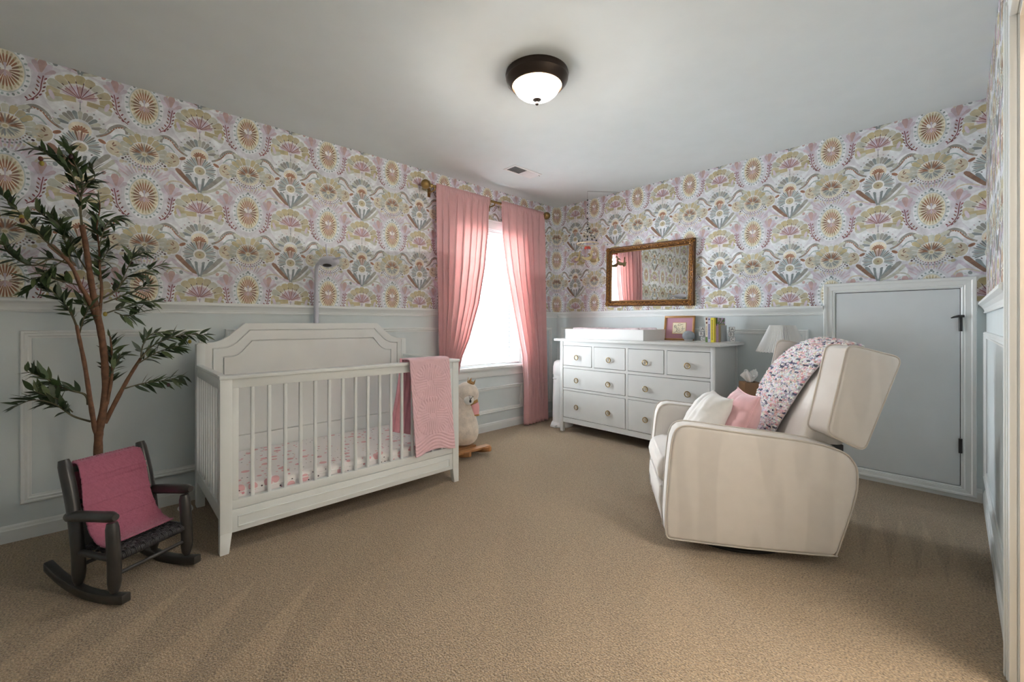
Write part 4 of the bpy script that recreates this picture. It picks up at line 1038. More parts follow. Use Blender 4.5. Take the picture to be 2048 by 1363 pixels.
for za, zb in ((.655, .679), (.428, .450)): b = MB(); b.box(gx0, dyf + .004, za, gx1, dyf + .028, zb); b.build('drawer_divider', M_DRES, DR)
b = MB(); b.box(xm - .0125, dyf + .005, .148, xm + .0125, dyf + .028, .885); b.build('centre_stile', M_DRES, DR)
q1, q3 = (gx0 + xm) / 2, (gx1 + xm) / 2
for q in (q1, q3): b = MB(); b.box(q - .0115, dyf + .0045, .679, q + .0115, dyf + .028, .885); b.build('drawer_stile', M_DRES, DR)
def ring_pull(d, x, z):
    b = MB(); b.tube([(x, dyf + .001, z + .002), (x, dyf - .004, z + .002)], .0135, 18)
    rp = b.build('pull_plate', mat('pull_plate', (.62, .56, .46), .35, .6), d, smooth=True)
    b = MB(); b.tube([(x + .0225 * cos(a), dyf - .011, z + .0225 * sin(a)) for a in [2 * pi * i / 28 for i in range(28)]], .0040, 8, closed=True); b.build('ring_pull', M_PULL, d, smooth=True)
def drawer(xa, xb, za, zb, pulls):
    g = .004; b = MB(); b.box(xa + g, dyf + .002, za + g, xb - g, dyf + .021, zb - g); d = b.build('drawer', M_DRES, DR, bevel=.0015, seg=1)
    for x in pulls: ring_pull(d, x, (za + zb) / 2 - .018 if zb < .5 else (za + zb) / 2 - .014)
for xa, xb in ((gx0, q1 - .0115), (q1 + .0115, xm - .0125), (xm + .0125, q3 - .0115), (q3 + .0115, gx1)): drawer(xa, xb, .679, .885, [(xa + xb) / 2])
for xa, xb in ((gx0, xm - .0125), (xm + .0125, gx1)):
    for za, zb in ((.450, .655), (.148, .428)): drawer(xa, xb, za, zb, [lerp(xa, xb, .245), lerp(xa, xb, .755)])
# ---- changing tray and pad ---------------------------------------------------
CT_ = thing('changing_tray', 'white open box changing tray on the dresser top', 'changing tray', (.95, -.25, .953))
tx0, tx1, ty0, ty1, tz = .515, 1.405, -.470, -.050, .953
for nm, q in (('front_board', (tx0, ty0, tz, tx1, ty0 + .016, tz + .100)), ('back_board', (tx0, ty1 - .016, tz, tx1, ty1, tz + .100)), ('side_board', (tx0, ty0 + .016, tz, tx0 + .016, ty1 - .016, tz + .100)), ('side_board', (tx1 - .016, ty0 + .016, tz, tx1, ty1 - .016, tz + .100)), ('tray_floor', (tx0 + .016, ty0 + .016, tz, tx1 - .016, ty1 - .016, tz + .010))):
    b = MB(); b.box(*q); b.build(nm, M_TRAY, CT_, bevel=.0015, seg=1)
M_PAD = mat('pad_cover', (.66, .57, .59), .9, var=.16, vscale=30, bump=.2, bscale=300)
CP_ = thing('changing_pad', 'contoured changing pad in a pale pink patterned cover inside the tray', 'changing pad', (.95, -.25, .963))
def pad(u, v):
    x = lerp(tx0 + .03, tx1 - .03, u); y = lerp(ty0 + .022, ty1 - .022, v)
    k = abs(2 * v - 1); z = .982 + .118 * (k ** 2.2) * (1 if k < .85 else (1 - k) / .15) ** .5 + .006 * sin(u * 9)
    if u < .04 or u > .96: z = lerp(.966, z, min(u, 1 - u) / .04)
    return (x, y, max(.966, z))
b = MB(); b.grid(pad, 60, 40); b.grid(lambda u, v: (lerp(tx0 + .03, tx1 - .03, u), lerp(ty0 + .022, ty1 - .022, v), .9645), 2, 2); b.build('pad_cover', M_PAD, CP_, smooth=True, sharp=180)
# ---- framed drawing ----------------------------------------------------------
FP = thing('framed_picture', 'small gold framed ink drawing with a pink mat on the dresser', 'picture frame', (1.54, -.05, .953))
FM = Matrix.Translation((1.535, -.075, .953)) @ Matrix.Rotation(radians(-9), 4, 'X')
fp = lambda x, y, z: tuple(FM @ Vector((x, y, z)))
M_GOLDW = mat('gold_wood', (.30, .155, .05), .35, .35, var=.12, vscale=30); M_GOLDL = mat('gold_lip', (.62, .40, .18), .3, .6)
fw_, fh_ = .145, .232
def fbox(b, x0, y0, z0, x1, y1, z1): b.hexa([fp(*q) for q in [(x0, y0, z0), (x1, y0, z0), (x1, y1, z0), (x0, y1, z0), (x0, y0, z1), (x1, y0, z1), (x1, y1, z1), (x0, y1, z1)]])
for q in ((-fw_, 0, 0, fw_, .018, .014), (-fw_, 0, fh_ - .014, fw_, .018, fh_), (-fw_, 0, .014, -fw_ + .014, .018, fh_ - .014), (fw_ - .014, 0, .014, fw_, .018, fh_ - .014)):
    b = MB(); fbox(b, *q); b.build('frame_side', M_GOLDW, FP, bevel=.002)
i_ = .014
for q in ((-fw_ + i_, .003, i_, fw_ - i_, .010, i_ + .004), (-fw_ + i_, .003, fh_ - i_ - .004, fw_ - i_, .010, fh_ - i_), (-fw_ + i_, .003, i_ + .004, -fw_ + i_ + .004, .010, fh_ - i_ - .004), (fw_ - i_ - .004, .003, i_ + .004, fw_ - i_, .010, fh_ - i_ - .004)):
    b = MB(); fbox(b, *q); b.build('frame_lip', M_GOLDL, FP)
b = MB(); fbox(b, -fw_ + .014, .012, .014, fw_ - .014, .016, fh_ - .014); b.build('mat_board', mat('mat_pink', (.46, .25, .31), .9, var=.03), FP)
b = MB(); fbox(b, -.064, .0100, .062, .066, .0122, .170); b.build('mat_bevel', M_GOLDL, FP)
b = MB(); fbox(b, -.060, .0090, .066, .062, .0102, .166); pp_ = b.build('paper', mat('cream_paper', (.78, .70, .52), .9, var=.04), FP)
b = MB()
def ink(pts): b.tube([fp(x, .0086, z) for x, z in [tuple(p[:2]) for p in catmull([(a, c, 0) for a, c in pts], 5)]], .0011, 5)
ink([(-.050, .072), (-.030, .080), (-.020, .100), (-.030, .120), (-.042, .135), (-.038, .145), (-.028, .138), (-.030, .120)]); ink([(-.020, .095), (-.010, .078), (.010, .080), (.020, .086)])
ink([(-.022, .120), (-.008, .100), (.000, .088)]); ink([(-.010, .125), (.004, .105), (.006, .088)]); ink([(-.012, .140), (-.010, .152), (.004, .158), (.018, .152), (.012, .143), (-.002, .142), (-.012, .140)])
ink([(.018, .152), (.032, .150), (.036, .156)]); ink([(.020, .105), (.034, .112), (.050, .110), (.054, .118)]); ink([(.030, .112), (.034, .126), (.030, .134)]); ink([(.038, .110), (.034, .098), (.024, .088)]); ink([(-.040, .115), (-.048, .128), (-.044, .142)])
b.build('ink_lines', mat('ink', (.02, .02, .025), .8), pp_)
# ---- sound machine -----------------------------------------------------------
SM = thing('sound_machine', 'round grey fabric sound machine in front of the framed drawing', 'sound machine', (1.665, -.14, .953))
b = MB(); b.ball((1.665, -.14, .999), (.053, .050, .0465), 26, 18); b.build('fabric_shell', M_GREYF, SM, smooth=True, sharp=180)
b = MB(); b.lathe([(.030, 0), (.036, .004), (.036, .012)], 20, (1.665, -.14, .953)); b.build('foot', M_WHITE, SM, smooth=True)
# ---- bookends with letter blocks --------------------------------------------------
M_BLKG = mat('block_grey', (.33, .35, .36), .6, var=.05); M_BLKW = mat('block_face_white', (.80, .80, .79), .6, var=.02); M_INK2 = mat('letter_ink', (.05, .05, .055), .7)
M_PLATEG = mat('bookend_grey', (.36, .38, .38), .5, var=.04)
def bookend(label, cx, cy, side, letters, faded):
    g = thing('bookend', label, 'bookend', (cx, cy, .953), 0, 'alphabet block bookends')
    s = side
    b = MB(); b.box(cx - .055 * (1 if s > 0 else 1.0), cy - .075, .953, cx + .055, cy + .045, .9575); b.build('base_plate', M_WHITE, g, bevel=.001, seg=1)
    xw = cx - s * .052
    b = MB(); b.box(xw - .004, cy - .075, .9575, xw + .004, cy + .045, 1.095); b.build('upright', M_PLATEG, g, bevel=.001, seg=1)
    ms = .041; z = .9575
    for i, ch in enumerate(letters):
        ang = (radians(24), radians(10), radians(26))[i]; off = (.004, -.006, .0)[i]
        RM = Matrix.Translation((cx + s * .010 + off, cy - .005, z + ms / 2)) @ Matrix.Rotation(ang, 4, 'Z')
        b = MB(); h = ms / 2; b.hexa([tuple(RM @ Vector(q)) for q in [(-h, -h, -h), (h, -h, -h), (h, h, -h), (-h, h, -h), (-h, -h, h), (h, -h, h), (h, h, h), (-h, h, h)]])
        bo = b.build('letter_block', M_BLKG, g, bevel=.0015, seg=1)
        for fa in (-pi / 2, 0.0):
            FMx = RM @ Matrix.Rotation(fa + pi / 2, 4, 'Z')
            b = MB(); k = h * .84; b.hexa([tuple(FMx @ Vector(q)) for q in [(-k, -h - .0006, -k), (k, -h - .0006, -k), (k, -h + .0004, -k), (-k, -h + .0004, -k), (-k, -h - .0006, k), (k, -h - .0006, k), (k, -h + .0004, k), (-k, -h + .0004, k)]])
            b.build('block_face', M_BLKW, bo)
            b = text_mb(ch, .036, lambda v: tuple(FMx @ Vector((v.x, -h - .0009 + v.z * -.5, v.y)))); b.build('letter', M_BLKG if faded and i == 0 else M_INK2, bo)
        z += ms + .0008
bookend('grey and white alphabet block bookend beside the sound machine', 1.805, -.15, -1, 'CBA', True)
bookend('grey and white alphabet block bookend nearest the lamp', 2.020, -.13, 1, 'CBA', False)
# ---- books ---------------------------------------------------------------------------
def book(label, x0, x1, yf, dep_, hgt, col, bars=(), extra=()):
    g = thing('book', label, 'book', ((x0 + x1) / 2, yf + dep_ / 2, .953), 0, 'children\'s books between the bookends')
    M_ = mat('book_' + label.replace(' ', '_')[:40], col, .5, var=.03)
    b = MB(); b.box(x0, yf, .953, x1, yf + .003, .953 + hgt); b.box(x0, yf + .003, .953, x0 + .002, yf + dep_, .953 + hgt); b.box(x1 - .002, yf + .003, .953, x1, yf + dep_, .953 + hgt); b.build('cover', M_, g)
    b = MB(); b.box(x0 + .002, yf + .003, .957, x1 - .002, yf + dep_ - .004, .953 + hgt - .004); b.build('pages', mat('book_pages', (.72, .68, .58), .9), g)
    for z0, z1, w0, w1, c in bars:
        b = MB(); b.box(lerp(x0, x1, w0), yf - .0006, .953 + z0, lerp(x0, x1, w1), yf + .0002, .953 + z1); b.build('spine_print', mat('print_%d_%d_%d' % tuple(int(q * 255) for q in c), c, .6), g)
    return g
navy = (.03, .03, .12); blk = (.03, .03, .03)
def letters_bars(z0, z1, n, c): return [(lerp(z0, z1, i / n), lerp(z0, z1, (i + .68) / n), .28, .72, c) for i in range(n)]
book('cream book with a dark flower and green foot to its spine', 1.873, 1.890, -.285, .16, .212, (.70, .62, .50), [(0, .045, 0, 1, (.10, .18, .05)), (.185, .205, .1, .8, (.10, .03, .02)), (.155, .172, .2, .9, (.16, .05, .03))] + letters_bars(.06, .14, 9, (.35, .28, .18)))
book('lavender book with dark blue lettering on its spine', 1.892, 1.914, -.285, .16, .210, (.50, .48, .62), letters_bars(.03, .155, 10, navy) + [(.185, .198, .3, .7, navy)])
book('bright yellow book with dark lettering on its spine', 1.915, 1.941, -.285, .16, .205, (.74, .62, .06), letters_bars(.02, .19, 14, (.22, .17, .02)))
g_ = book('lilac picture book with green leaves at the top of its cover', 1.942, 1.955, -.245, .17, .205, (.52, .34, .52), [(.155, .205, 0, 1, (.06, .13, .02)), (.14, .155, .2, .8, (.10, .08, .14))])
# cover art on the open side of the lilac book: clusters of green leaves over a lilac ground
b = MB(); rg = random.Random(4)
for i in range(46):
    b.ball((1.9555, rg.uniform(-.235, -.09), .953 + rg.uniform(.145, .200)), (.0008, rg.uniform(.006, .011), rg.uniform(.004, .008)), 6, 4)
b.build('cover_leaves', mat('cover_green', (.07, .16, .02), .6, var=.4, vscale=60), g_)
book('thin pale gold book beside the grey bookend', 1.9556, 1.9626, -.225, .13, .150, (.40, .30, .16))
# ================================================================== mirror
MI = thing('wall_mirror', 'wide mirror in an ornate carved gold frame hung above the dresser', 'mirror', (1.196, -.002, 1.60))
mw_, mh_ = .475, .311
MM = Matrix.Translation((1.196, -.003, 1.5955)) @ Matrix.Rotation(radians(1.15), 4, 'Y')
mp_ = lambda x, y, z: tuple(MM @ Vector((x, y, z)))
M_ORN0 = mat('antique_gold_ground', (.10, .042, .012), .45, .5, var=.4, vscale=50); M_ORN = mat('antique_gold', (.27, .125, .032), .28, .8, var=.45, vscale=70, bump=.5, bscale=160); M_ORN2 = mat('antique_gold_light', (.62, .38, .13), .28, .9, var=.25, vscale=60)
prf = [(0, 0), (0, .030), (.008, .040), (.020, .036), (.038, .030), (.046, .022), (.052, .024), (.058, .016), (.062, .010), (.062, 0)]
k = len(prf)
for side in range(4):
    vs = []
    for e in (0, 1):
        for t, d in prf:
            if side == 0: p = ((-mw_ + t) if e == 0 else (mw_ - t), -mh_ + t)
            elif side == 1: p = (mw_ - t, (-mh_ + t) if e == 0 else (mh_ - t))
            elif side == 2: p = ((mw_ - t) if e == 0 else (-mw_ + t), mh_ - t)
            else: p = (-mw_ + t, (mh_ - t) if e == 0 else (-mh_ + t))
            vs.append(mp_(p[0], -d, p[1]))
    b = MB(); b.add(vs, [(i, (i + 1) % k, k + (i + 1) % k, k + i) for i in range(k)] + [tuple(range(k))[::-1], tuple(range(k, 2 * k))]); b.build('frame_side', M_ORN0, MI, smooth=True, sharp=35)
carve = MB(); rope = MB(); RM_ = random.Random(2)
def along(side, s, t):
    if side == 0: return (lerp(-mw_, mw_, s), -mh_ + t)
    if side == 2: return (lerp(-mw_, mw_, s), mh_ - t)
    if side == 1: return (mw_ - t, lerp(-mh_, mh_, s))
    return (-mw_ + t, lerp(-mh_, mh_, s))
for side in range(4):
    L = 2 * (mw_ if side % 2 == 0 else mh_); hor = side % 2 == 0
    n = int(L / .0085)
    for i in range(n):
        s = (i + .5) / n
        if s * L < .058 or (1 - s) * L < .058: continue
        x, z = along(side, s, .0555); rope.ball(mp_(x, -.020, z), (.0042, .004, .0036) if hor else (.0036, .004, .0042), 6, 4)
    n = int(L / .013)
    for i in range(n):                      # carved leafwork
        s = (i + .5) / n; c_ = abs(s - .5) * 2
        x, z = along(side, s, .026 + .009 * sin(i * 2.4)); r = RM_.uniform(.006, .0105) * (1.2 if c_ < .25 or c_ > .8 else .85)
        carve.ball(mp_(x, -.034, z), (r, r * .7, r * RM_.uniform(.6, 1)), 7, 5, Matrix.Rotation(RM_.uniform(0, 3), 3, 'Y'))
    for sg in (-1, 1):                      # long scrolling vine on each half
        pts = []
        for i in range(34):
            s = .5 + sg * lerp(.09, .40, i / 33); x, z = along(side, s, .016 + .009 * abs(math.cos(i / 33 * 2.5 * pi)))
            pts.append(mp_(x, -.041, z))
        carve.tube(pts, .0036, 6)
        pts = []
        for i in range(26):
            s = .5 + sg * lerp(.12, .38, i / 25); x, z = along(side, s, .036 + .006 * sin(i * .75)); pts.append(mp_(x, -.034, z))
        carve.tube(pts, .003, 6)
for sx in (-1, 1):
    for sz in (-1, 1):
        cx_, cz_ = sx * (mw_ - .030), sz * (mh_ - .030)
        carve.ball(mp_(cx_, -.042, cz_), (.010, .010, .010), 8, 6)
        for i in range(6):
            a = i * pi / 3; carve.ball(mp_(cx_ + .017 * cos(a), -.040, cz_ + .017 * sin(a)), (.0105, .006, .007), 7, 5, Matrix.Rotation(-a, 3, 'Y'))
carve.build('carving', M_ORN, MI, smooth=True, sharp=180); rope.build('rope_edge', M_ORN2, MI, smooth=True, sharp=180)
mg = bpy.data.materials.new('mirror_silver'); mg.use_nodes = True; q = mg.node_tree.nodes['Principled BSDF']; q.inputs['Metallic'].default_value = 1; q.inputs['Roughness'].default_value = .012; q.inputs['Base Color'].default_value = (.80, .83, .82, 1)
b = MB(); x1_, z1_ = mw_ - .058, mh_ - .058
b.hexa([mp_(*p) for p in [(-x1_, -.012, -z1_), (x1_, -.012, -z1_), (x1_, -.006, -z1_), (-x1_, -.006, -z1_), (-x1_, -.012, z1_), (x1_, -.012, z1_), (x1_, -.006, z1_), (-x1_, -.006, z1_)]]); b.build('glass', mg, MI)
# ================================================================== glider recliner
def velvet_material():
    m = bpy.data.materials.new('cream_velvet'); m.use_nodes = True; nt = m.node_tree; b = nt.nodes['Principled BSDF']; L = nt.links.new
    b.inputs['Roughness'].default_value = .85; b.inputs['Sheen Weight'].default_value = .35; b.inputs['Sheen Roughness'].default_value = .5; b.inputs['Specular IOR Level'].default_value = .2
    tc = nd(nt, 'ShaderNodeTexCoord'); mp = nd(nt, 'ShaderNodeMapping'); mp.inputs['Scale'].default_value = (1.0, .3, .16); L(tc.outputs['Object'], mp.inputs[0])
    n = nd(nt, 'ShaderNodeTexNoise'); n.inputs['Scale'].default_value = 9.0; n.inputs['Detail'].default_value = 0.6; L(mp.outputs[0], n.inputs['Vector'])     # brushed nap, in upright strokes
    r = nd(nt, 'ShaderNodeMapRange', interpolation_type='SMOOTHSTEP'); r.inputs['From Min'].default_value = .46; r.inputs['From Max'].default_value = .54; r.inputs['To Min'].default_value = .965; r.inputs['To Max'].default_value = 1.05; L(n.outputs['Fac'], r.inputs['Value'])
    n2 = nd(nt, 'ShaderNodeTexNoise'); n2.inputs['Scale'].default_value = 14; n2.inputs['Detail'].default_value = 3; L(tc.outputs['Object'], n2.inputs['Vector'])
    r2 = nd(nt, 'ShaderNodeMapRange'); r2.inputs['From Min'].default_value = .3; r2.inputs['From Max'].default_value = .7; r2.inputs['To Min'].default_value = .975; r2.inputs['To Max'].default_value = 1.025; L(n2.outputs['Fac'], r2.inputs['Value'])
    k = nd(nt, 'ShaderNodeMath', operation='MULTIPLY'); L(r.outputs[0], k.inputs[0]); L(r2.outputs[0], k.inputs[1])
    s = nd(nt, 'ShaderNodeVectorMath', operation='SCALE'); s.inputs[0].default_value = (.655, .625, .59); L(k.outputs[0], s.inputs['Scale']); L(s.outputs[0], b.inputs['Base Color'])
    n3 = nd(nt, 'ShaderNodeTexNoise'); n3.inputs['Scale'].default_value = 600; L(tc.outputs['Object'], n3.inputs['Vector'])
    bp = nd(nt, 'ShaderNodeBump'); bp.inputs['Strength'].default_value = .08; L(n3.outputs['Fac'], bp.inputs['Height']); L(bp.outputs[0], b.inputs['Normal'])
    return m
M_VELV = velvet_material()
M_PIPE = mat('velvet_piping', (.55, .51, .46), .8, var=.04, sheen=.2)
uV = Vector((-.824, -.566, 0)).normalized(); vV = Vector((uV.y, -uV.x, 0))
if vV.dot(FW) < 0: vV = -vV
P2 = Vector((2.95, -1.525, 0)); RO = P2 + uV * .36 + vV * .35
RC = thing('glider_recliner', 'cream velvet swivel recliner with wing back leaning toward the low door', 'recliner', RO, math.atan2(uV.y, uV.x))
Lc = lambda u, v, z: (u - .36, .35 - v, z)
def rpart(b, nm, m=None, p=None, **k): return b.build(nm, m or M_VELV, p or RC, world=False, **k)
SIDE = [(.715, .056), (.731, .075), (.735, .16), (.731, .241), (.722, .38), (.713, .476), (.704, .545), (.690, .585), (.668, .606), (.635, .614), (.586, .611), (.47, .600), (.358, .589), (.24, .579), (.117, .566), (.04, .552), (-.022, .532), (-.058, .508), (-.080, .475), (-.090, .441), (-.088, .36), (-.066, .26), (-.012, .075), (0.0, .058), (.02, .050), (.36, .046)]
AW = .125
for va, vb in ((0, AW), (.70 - AW, .70)):
    b = MB(); b.prism(SIDE, va, vb, lambda p, q, d: Lc(p, d, q)); rpart(b, 'arm', bevel=.016, seg=3, ang=50, sharp=60)
    for vv in (va + .010, vb - .010):
        b = MB(); cx_ = sum(p for p, q in SIDE) / len(SIDE); cz_ = .33
        sg = -1 if vv < (va + vb) / 2 else 1
        P = catmull([Lc(p, vv + sg * .004, q) for p, q in SIDE] + [Lc(SIDE[0][0], vv + sg * .004, SIDE[0][1])], 3)[:-1]
        b.tube(P, .0042, 8, closed=True); rpart(b, 'piping', M_PIPE, smooth=True, sharp=180)
b = MB(); b.box(*Lc(.05, .70 - AW - .002, .07), *Lc(.66, AW + .002, .29)); rpart(b, 'seat_base')
def soft(poly, va, vb, bev, bul, nm, seg=4):
    b = MB(); b.prism(poly, va, vb, lambda p, q, d: Lc(p, d, q)); return rpart(b, nm, bevel=bev, seg=seg, ang=40, sharp=180)
soft([(.02, .30), (.02, .405), (.40, .425), (.68, .432), (.745, .41), (.758, .35), (.748, .285), (.60, .27)], AW + .003, .70 - AW - .003, .03, 0, 'seat_cushion')
soft([(.66, .27), (.748, .272), (.752, .20), (.735, .09), (.715, .060), (.66, .062)], AW + .003, .70 - AW - .003, .012, 0, 'footrest')
def rounded(poly, r, k=5):
    out = []; n = len(poly)
    for i in range(n):
        a, c, d = Vector(poly[i - 1]), Vector(poly[i]), Vector(poly[(i + 1) % n])
        e1 = (a - c).normalized(); e2 = (d - c).normalized()
        p0, p1 = c + e1 * r, c + e2 * r
        for j in range(k + 1): t = j / k; out.append(tuple(p0 * (1 - t) ** 2 + c * 2 * t * (1 - t) + p1 * t * t))
    return out
WING = [(.020, .602), (-.066, 1.016), (-.276, .958), (-.128, .530)]
WR = rounded(WING, .035)
def wing_fn(outer, inner):
    def fn(p, q, d):
        fwd = .045 if outer > .5 else 0.0
        t = max(0.0, 1 - abs((p - (.020 - (q - .602) * .208)) / .06)); k = (d - outer) / (inner - outer)
        return Lc(p + fwd + .050 * t * k, d, q)
    return fn
for outer, inner in ((.022, .130), (.695, .570)):
    fn = wing_fn(outer, inner); b = MB(); b.prism(WR, outer, inner, fn); wo = rpart(b, 'wing', bevel=.014, seg=3, ang=55, sharp=60)
    for dd in (outer + (inner - outer) * .07, outer + (inner - outer) * .93):
        b = MB(); P = [Vector(fn(p, q, dd)) for p, q in WR]; c_ = sum(P, Vector()) / len(P)
        b.tube([p + (p - c_).normalized() * .0005 for p in P], .0042, 8, closed=True); rpart(b, 'piping', M_PIPE, wo, smooth=True, sharp=180)
soft([(.125, .44), (.085, .60), (.01, .80), (-.085, .975), (-.13, .992), (-.235, .962), (-.17, .70), (-.06, .43)], .125, .575, .035, 0, 'back_cushion')
b = MB(); b.prism([(-.205, .945), (-.245, .960), (-.265, .950), (-.128, .540), (-.11, .532), (-.075, .55)], .120, .580, lambda p, q, d: Lc(p, d, q)); rpart(b, 'back_panel', bevel=.01, seg=2)
b = MB(); b.box(*Lc(.02, .58, .44), *Lc(-.09, .12, .53)); rpart(b, 'recline_mechanism', M_BLACK)
b = MB(); c_ = Lc(.36, .35, 0); b.lathe([(.300, .0), (.310, .004), (.310, .016), (.298, .022), (.262, .022), (.255, .016), (.255, .004), (.262, 0)], 48, c_); b.f = b.f[:-2]; k = 48; b.add([], []); rpart(b, 'swivel_ring', M_BLACK, smooth=True)
b = MB()
for a in range(3): b.box(c_[0] - .26, c_[1] - .02, .006, c_[0] + .26, c_[1] + .02, .018) if a == 0 else (b.box(c_[0] - .02, c_[1] - .26, .006, c_[0] + .02, c_[1] + .26, .018) if a == 1 else b.lathe([(.06, .006), (.06, .08)], 20, c_))
rpart(b, 'swivel_post', M_BLACK)
b = MB(); b.box(*Lc(.10, .60, .075), *Lc(.60, .10, .082)); rpart(b, 'base_plate', M_BLACK)
# ---- pillows ----------------------------------------------------------------
def pillow(name, label, u, v, z, a, h, lean, yaw, m, seam):
    # stands on the seat: local X = face normal, Y = width, Z = up
    M_ = Matrix.Translation(RO) @ Matrix.Rotation(math.atan2(uV.y, uV.x), 4, 'Z') @ Matrix.Translation(Lc(u, v, z)) @ Matrix.Rotation(yaw, 4, 'Z') @ Matrix.Rotation(-lean, 4, 'Y')
    g = thing(name, label, 'pillow', tuple((M_ @ Vector((0, 0, -a * .9)))), 0, 'pillows on the recliner'); rp = random.Random(int(u * 100)); ph = [rp.uniform(0, 6) for _ in range(6)]
    def fn(sgn):
        def f(p, q):
            s, t = 2 * p - 1, 2 * q - 1
            pin = 1 - .10 * (1 - t * t) * abs(s) ** 2; pin2 = 1 - .10 * (1 - s * s) * abs(t) ** 2
            e = (max(0, 1 - abs(s) ** 2.4) ** .62) * (max(0, 1 - abs(t) ** 2.4) ** .62)
            wr = 1 + .07 * sin(9 * s + 5 * t + ph[0]) * abs(t) + .05 * sin(14 * t - 4 * s + ph[1]) * abs(s) + .05 * sin(22 * s + 9 * t * t + ph[2]) * (1 - abs(s))
            return M_ @ Vector((sgn * h * e * wr, s * a * pin, t * a * pin2))
        return f
    b = MB(); b.grid(fn(1), 34, 34); n0 = len(b.f); b.grid(fn(-1), 34, 34); b.f[n0:] = [q[::-1] for q in b.f[n0:]]
    b.build('cover', m, g, smooth=True, sharp=180, weld=True)
    if seam:
        P = []
        for sd in range(4):
            for i in range(16):
                t = 2 * i / 16 - 1; s_, t_ = ((t, -1), (1, t), (-t, 1), (-1, -t))[sd]
                P.append(M_ @ Vector((0, s_ * a * (1 - .10 * (1 - t_ * t_) * s_ * s_), t_ * a * (1 - .10 * (1 - s_ * s_) * t_ * t_))))
        b = MB(); b.tube(P, .003, 6, closed=True); b.build('seam_piping', m, g, smooth=True)
    return g
M_PW = mat('white_linen', (.78, .77, .74), .85, var=.03, vscale=30, bump=.15, bscale=300, sheen=.2); M_PP = mat('pink_velvet_pillow', (.72, .44, .46), .8, var=.05, vscale=25, sheen=.4)
pillow('throw_pillow', 'white square pillow leaning in front of the pink one on the recliner', .470, .35, .588, .160, .085, radians(34), radians(4), M_PW, False)
pillow('throw_pillow', 'pink velvet square pillow with piped edge against the chunky throw', .318, .32, .592, .160, .085, radians(20), radians(2), M_PP, True)
# ---- chunky yarn throw -----------------------------------------------------------
TH = thing('chunky_throw', 'chunky knitted throw in white, pink and navy yarn over the recliner back', 'blanket', RO, math.atan2(uV.y, uV.x))
LFT = [(-.255, .82, .50), (-.262, .97, .50), (-.20, 1.020, .50), (-.115, 1.012, .505), (-.035, .965, .53), (.030, .895, .555), (.085, .81, .57), (.122, .72, .575), (.150, .62, .572), (.172, .53, .572), (.235, .475, .572)]
RGT = [(-.262, .82, .20), (-.268, .93, .20), (-.225, .982, .20), (-.155, 1.005, .17), (-.095, .975, .165), (-.025, .900, .205), (.030, .80, .235), (.075, .70, .26), (.118, .60, .285), (.160, .51, .305), (.235, .470, .32)]
LC_ = catmull([Vector(p) for p in LFT], 6); RC_ = catmull([Vector(p) for p in RGT], 6)
def thr(u, v):
    t = v * (len(LC_) - 1); i = min(int(t), len(LC_) - 2); a = LC_[i].lerp(LC_[i + 1], t - i); c = RC_[i].lerp(RC_[i + 1], t - i)
    p = a.lerp(c, u); bul = .022 * sin(pi * u)
    return Vector(Lc(p.x + bul * (.9 if v > .25 else 0), p.z, p.y + bul * .3))
b = MB(); b.grid(lambda u, v: tuple(thr(u, v)), 24, 60); rpart(b, 'backing', mat('throw_backing', (.55, .50, .52), .95), TH, smooth=True, sharp=180, solid=.008)
yr = random.Random(21); cols = [(.78, .77, .77)] * 13 + [(.72, .54, .56)] * 5 + [(.66, .38, .38)] * 2 + [(.10, .11, .16)] * 3 + [(.42, .43, .50)] * 3 + [(.74, .66, .62)] * 3
st = MB(); nu, nv = 44, 118
for j in range(nv):
    cur = None
    for i in range(nu):
        if cur is None or yr.random() < .55: cur = yr.choice(cols)
        u_, v_ = (i + .5 + yr.uniform(-.25, .25)) / nu, (j + .5 + yr.uniform(-.25, .25)) / nv
        p = thr(u_, v_); du = (thr(min(1, u_ + .02), v_) - thr(max(0, u_ - .02), v_)).normalized(); dv = (thr(u_, min(1, v_ + .02)) - thr(u_, max(0, v_ - .02))).normalized(); nn = du.cross(dv).normalized()
        if nn.x + nn.z * .5 < 0: nn = -nn
        a = (pi / 4 if (i + j) % 2 else -pi / 4) + yr.uniform(-.5, .5); d1 = (du * cos(a) + dv * sin(a)); d2 = nn.cross(d1)
        M3 = Matrix((d1, d2, nn)).transposed(); k = yr.uniform(.85, 1.2)
        st.cc = tuple(q * yr.uniform(.88, 1.08) for q in cur)
        st.ball(p + nn * yr.uniform(.006, .010), (.0094 * k, .0050 * k, .0058 * k), 7, 5, M3)
o = rpart(st, 'yarn_stitches', mat('chunky_yarn', (1, 1, 1), .95, var=.08, vscale=200, attr='Col', sheen=.2), TH, smooth=True, sharp=180); o['kind'] = 'stuff'
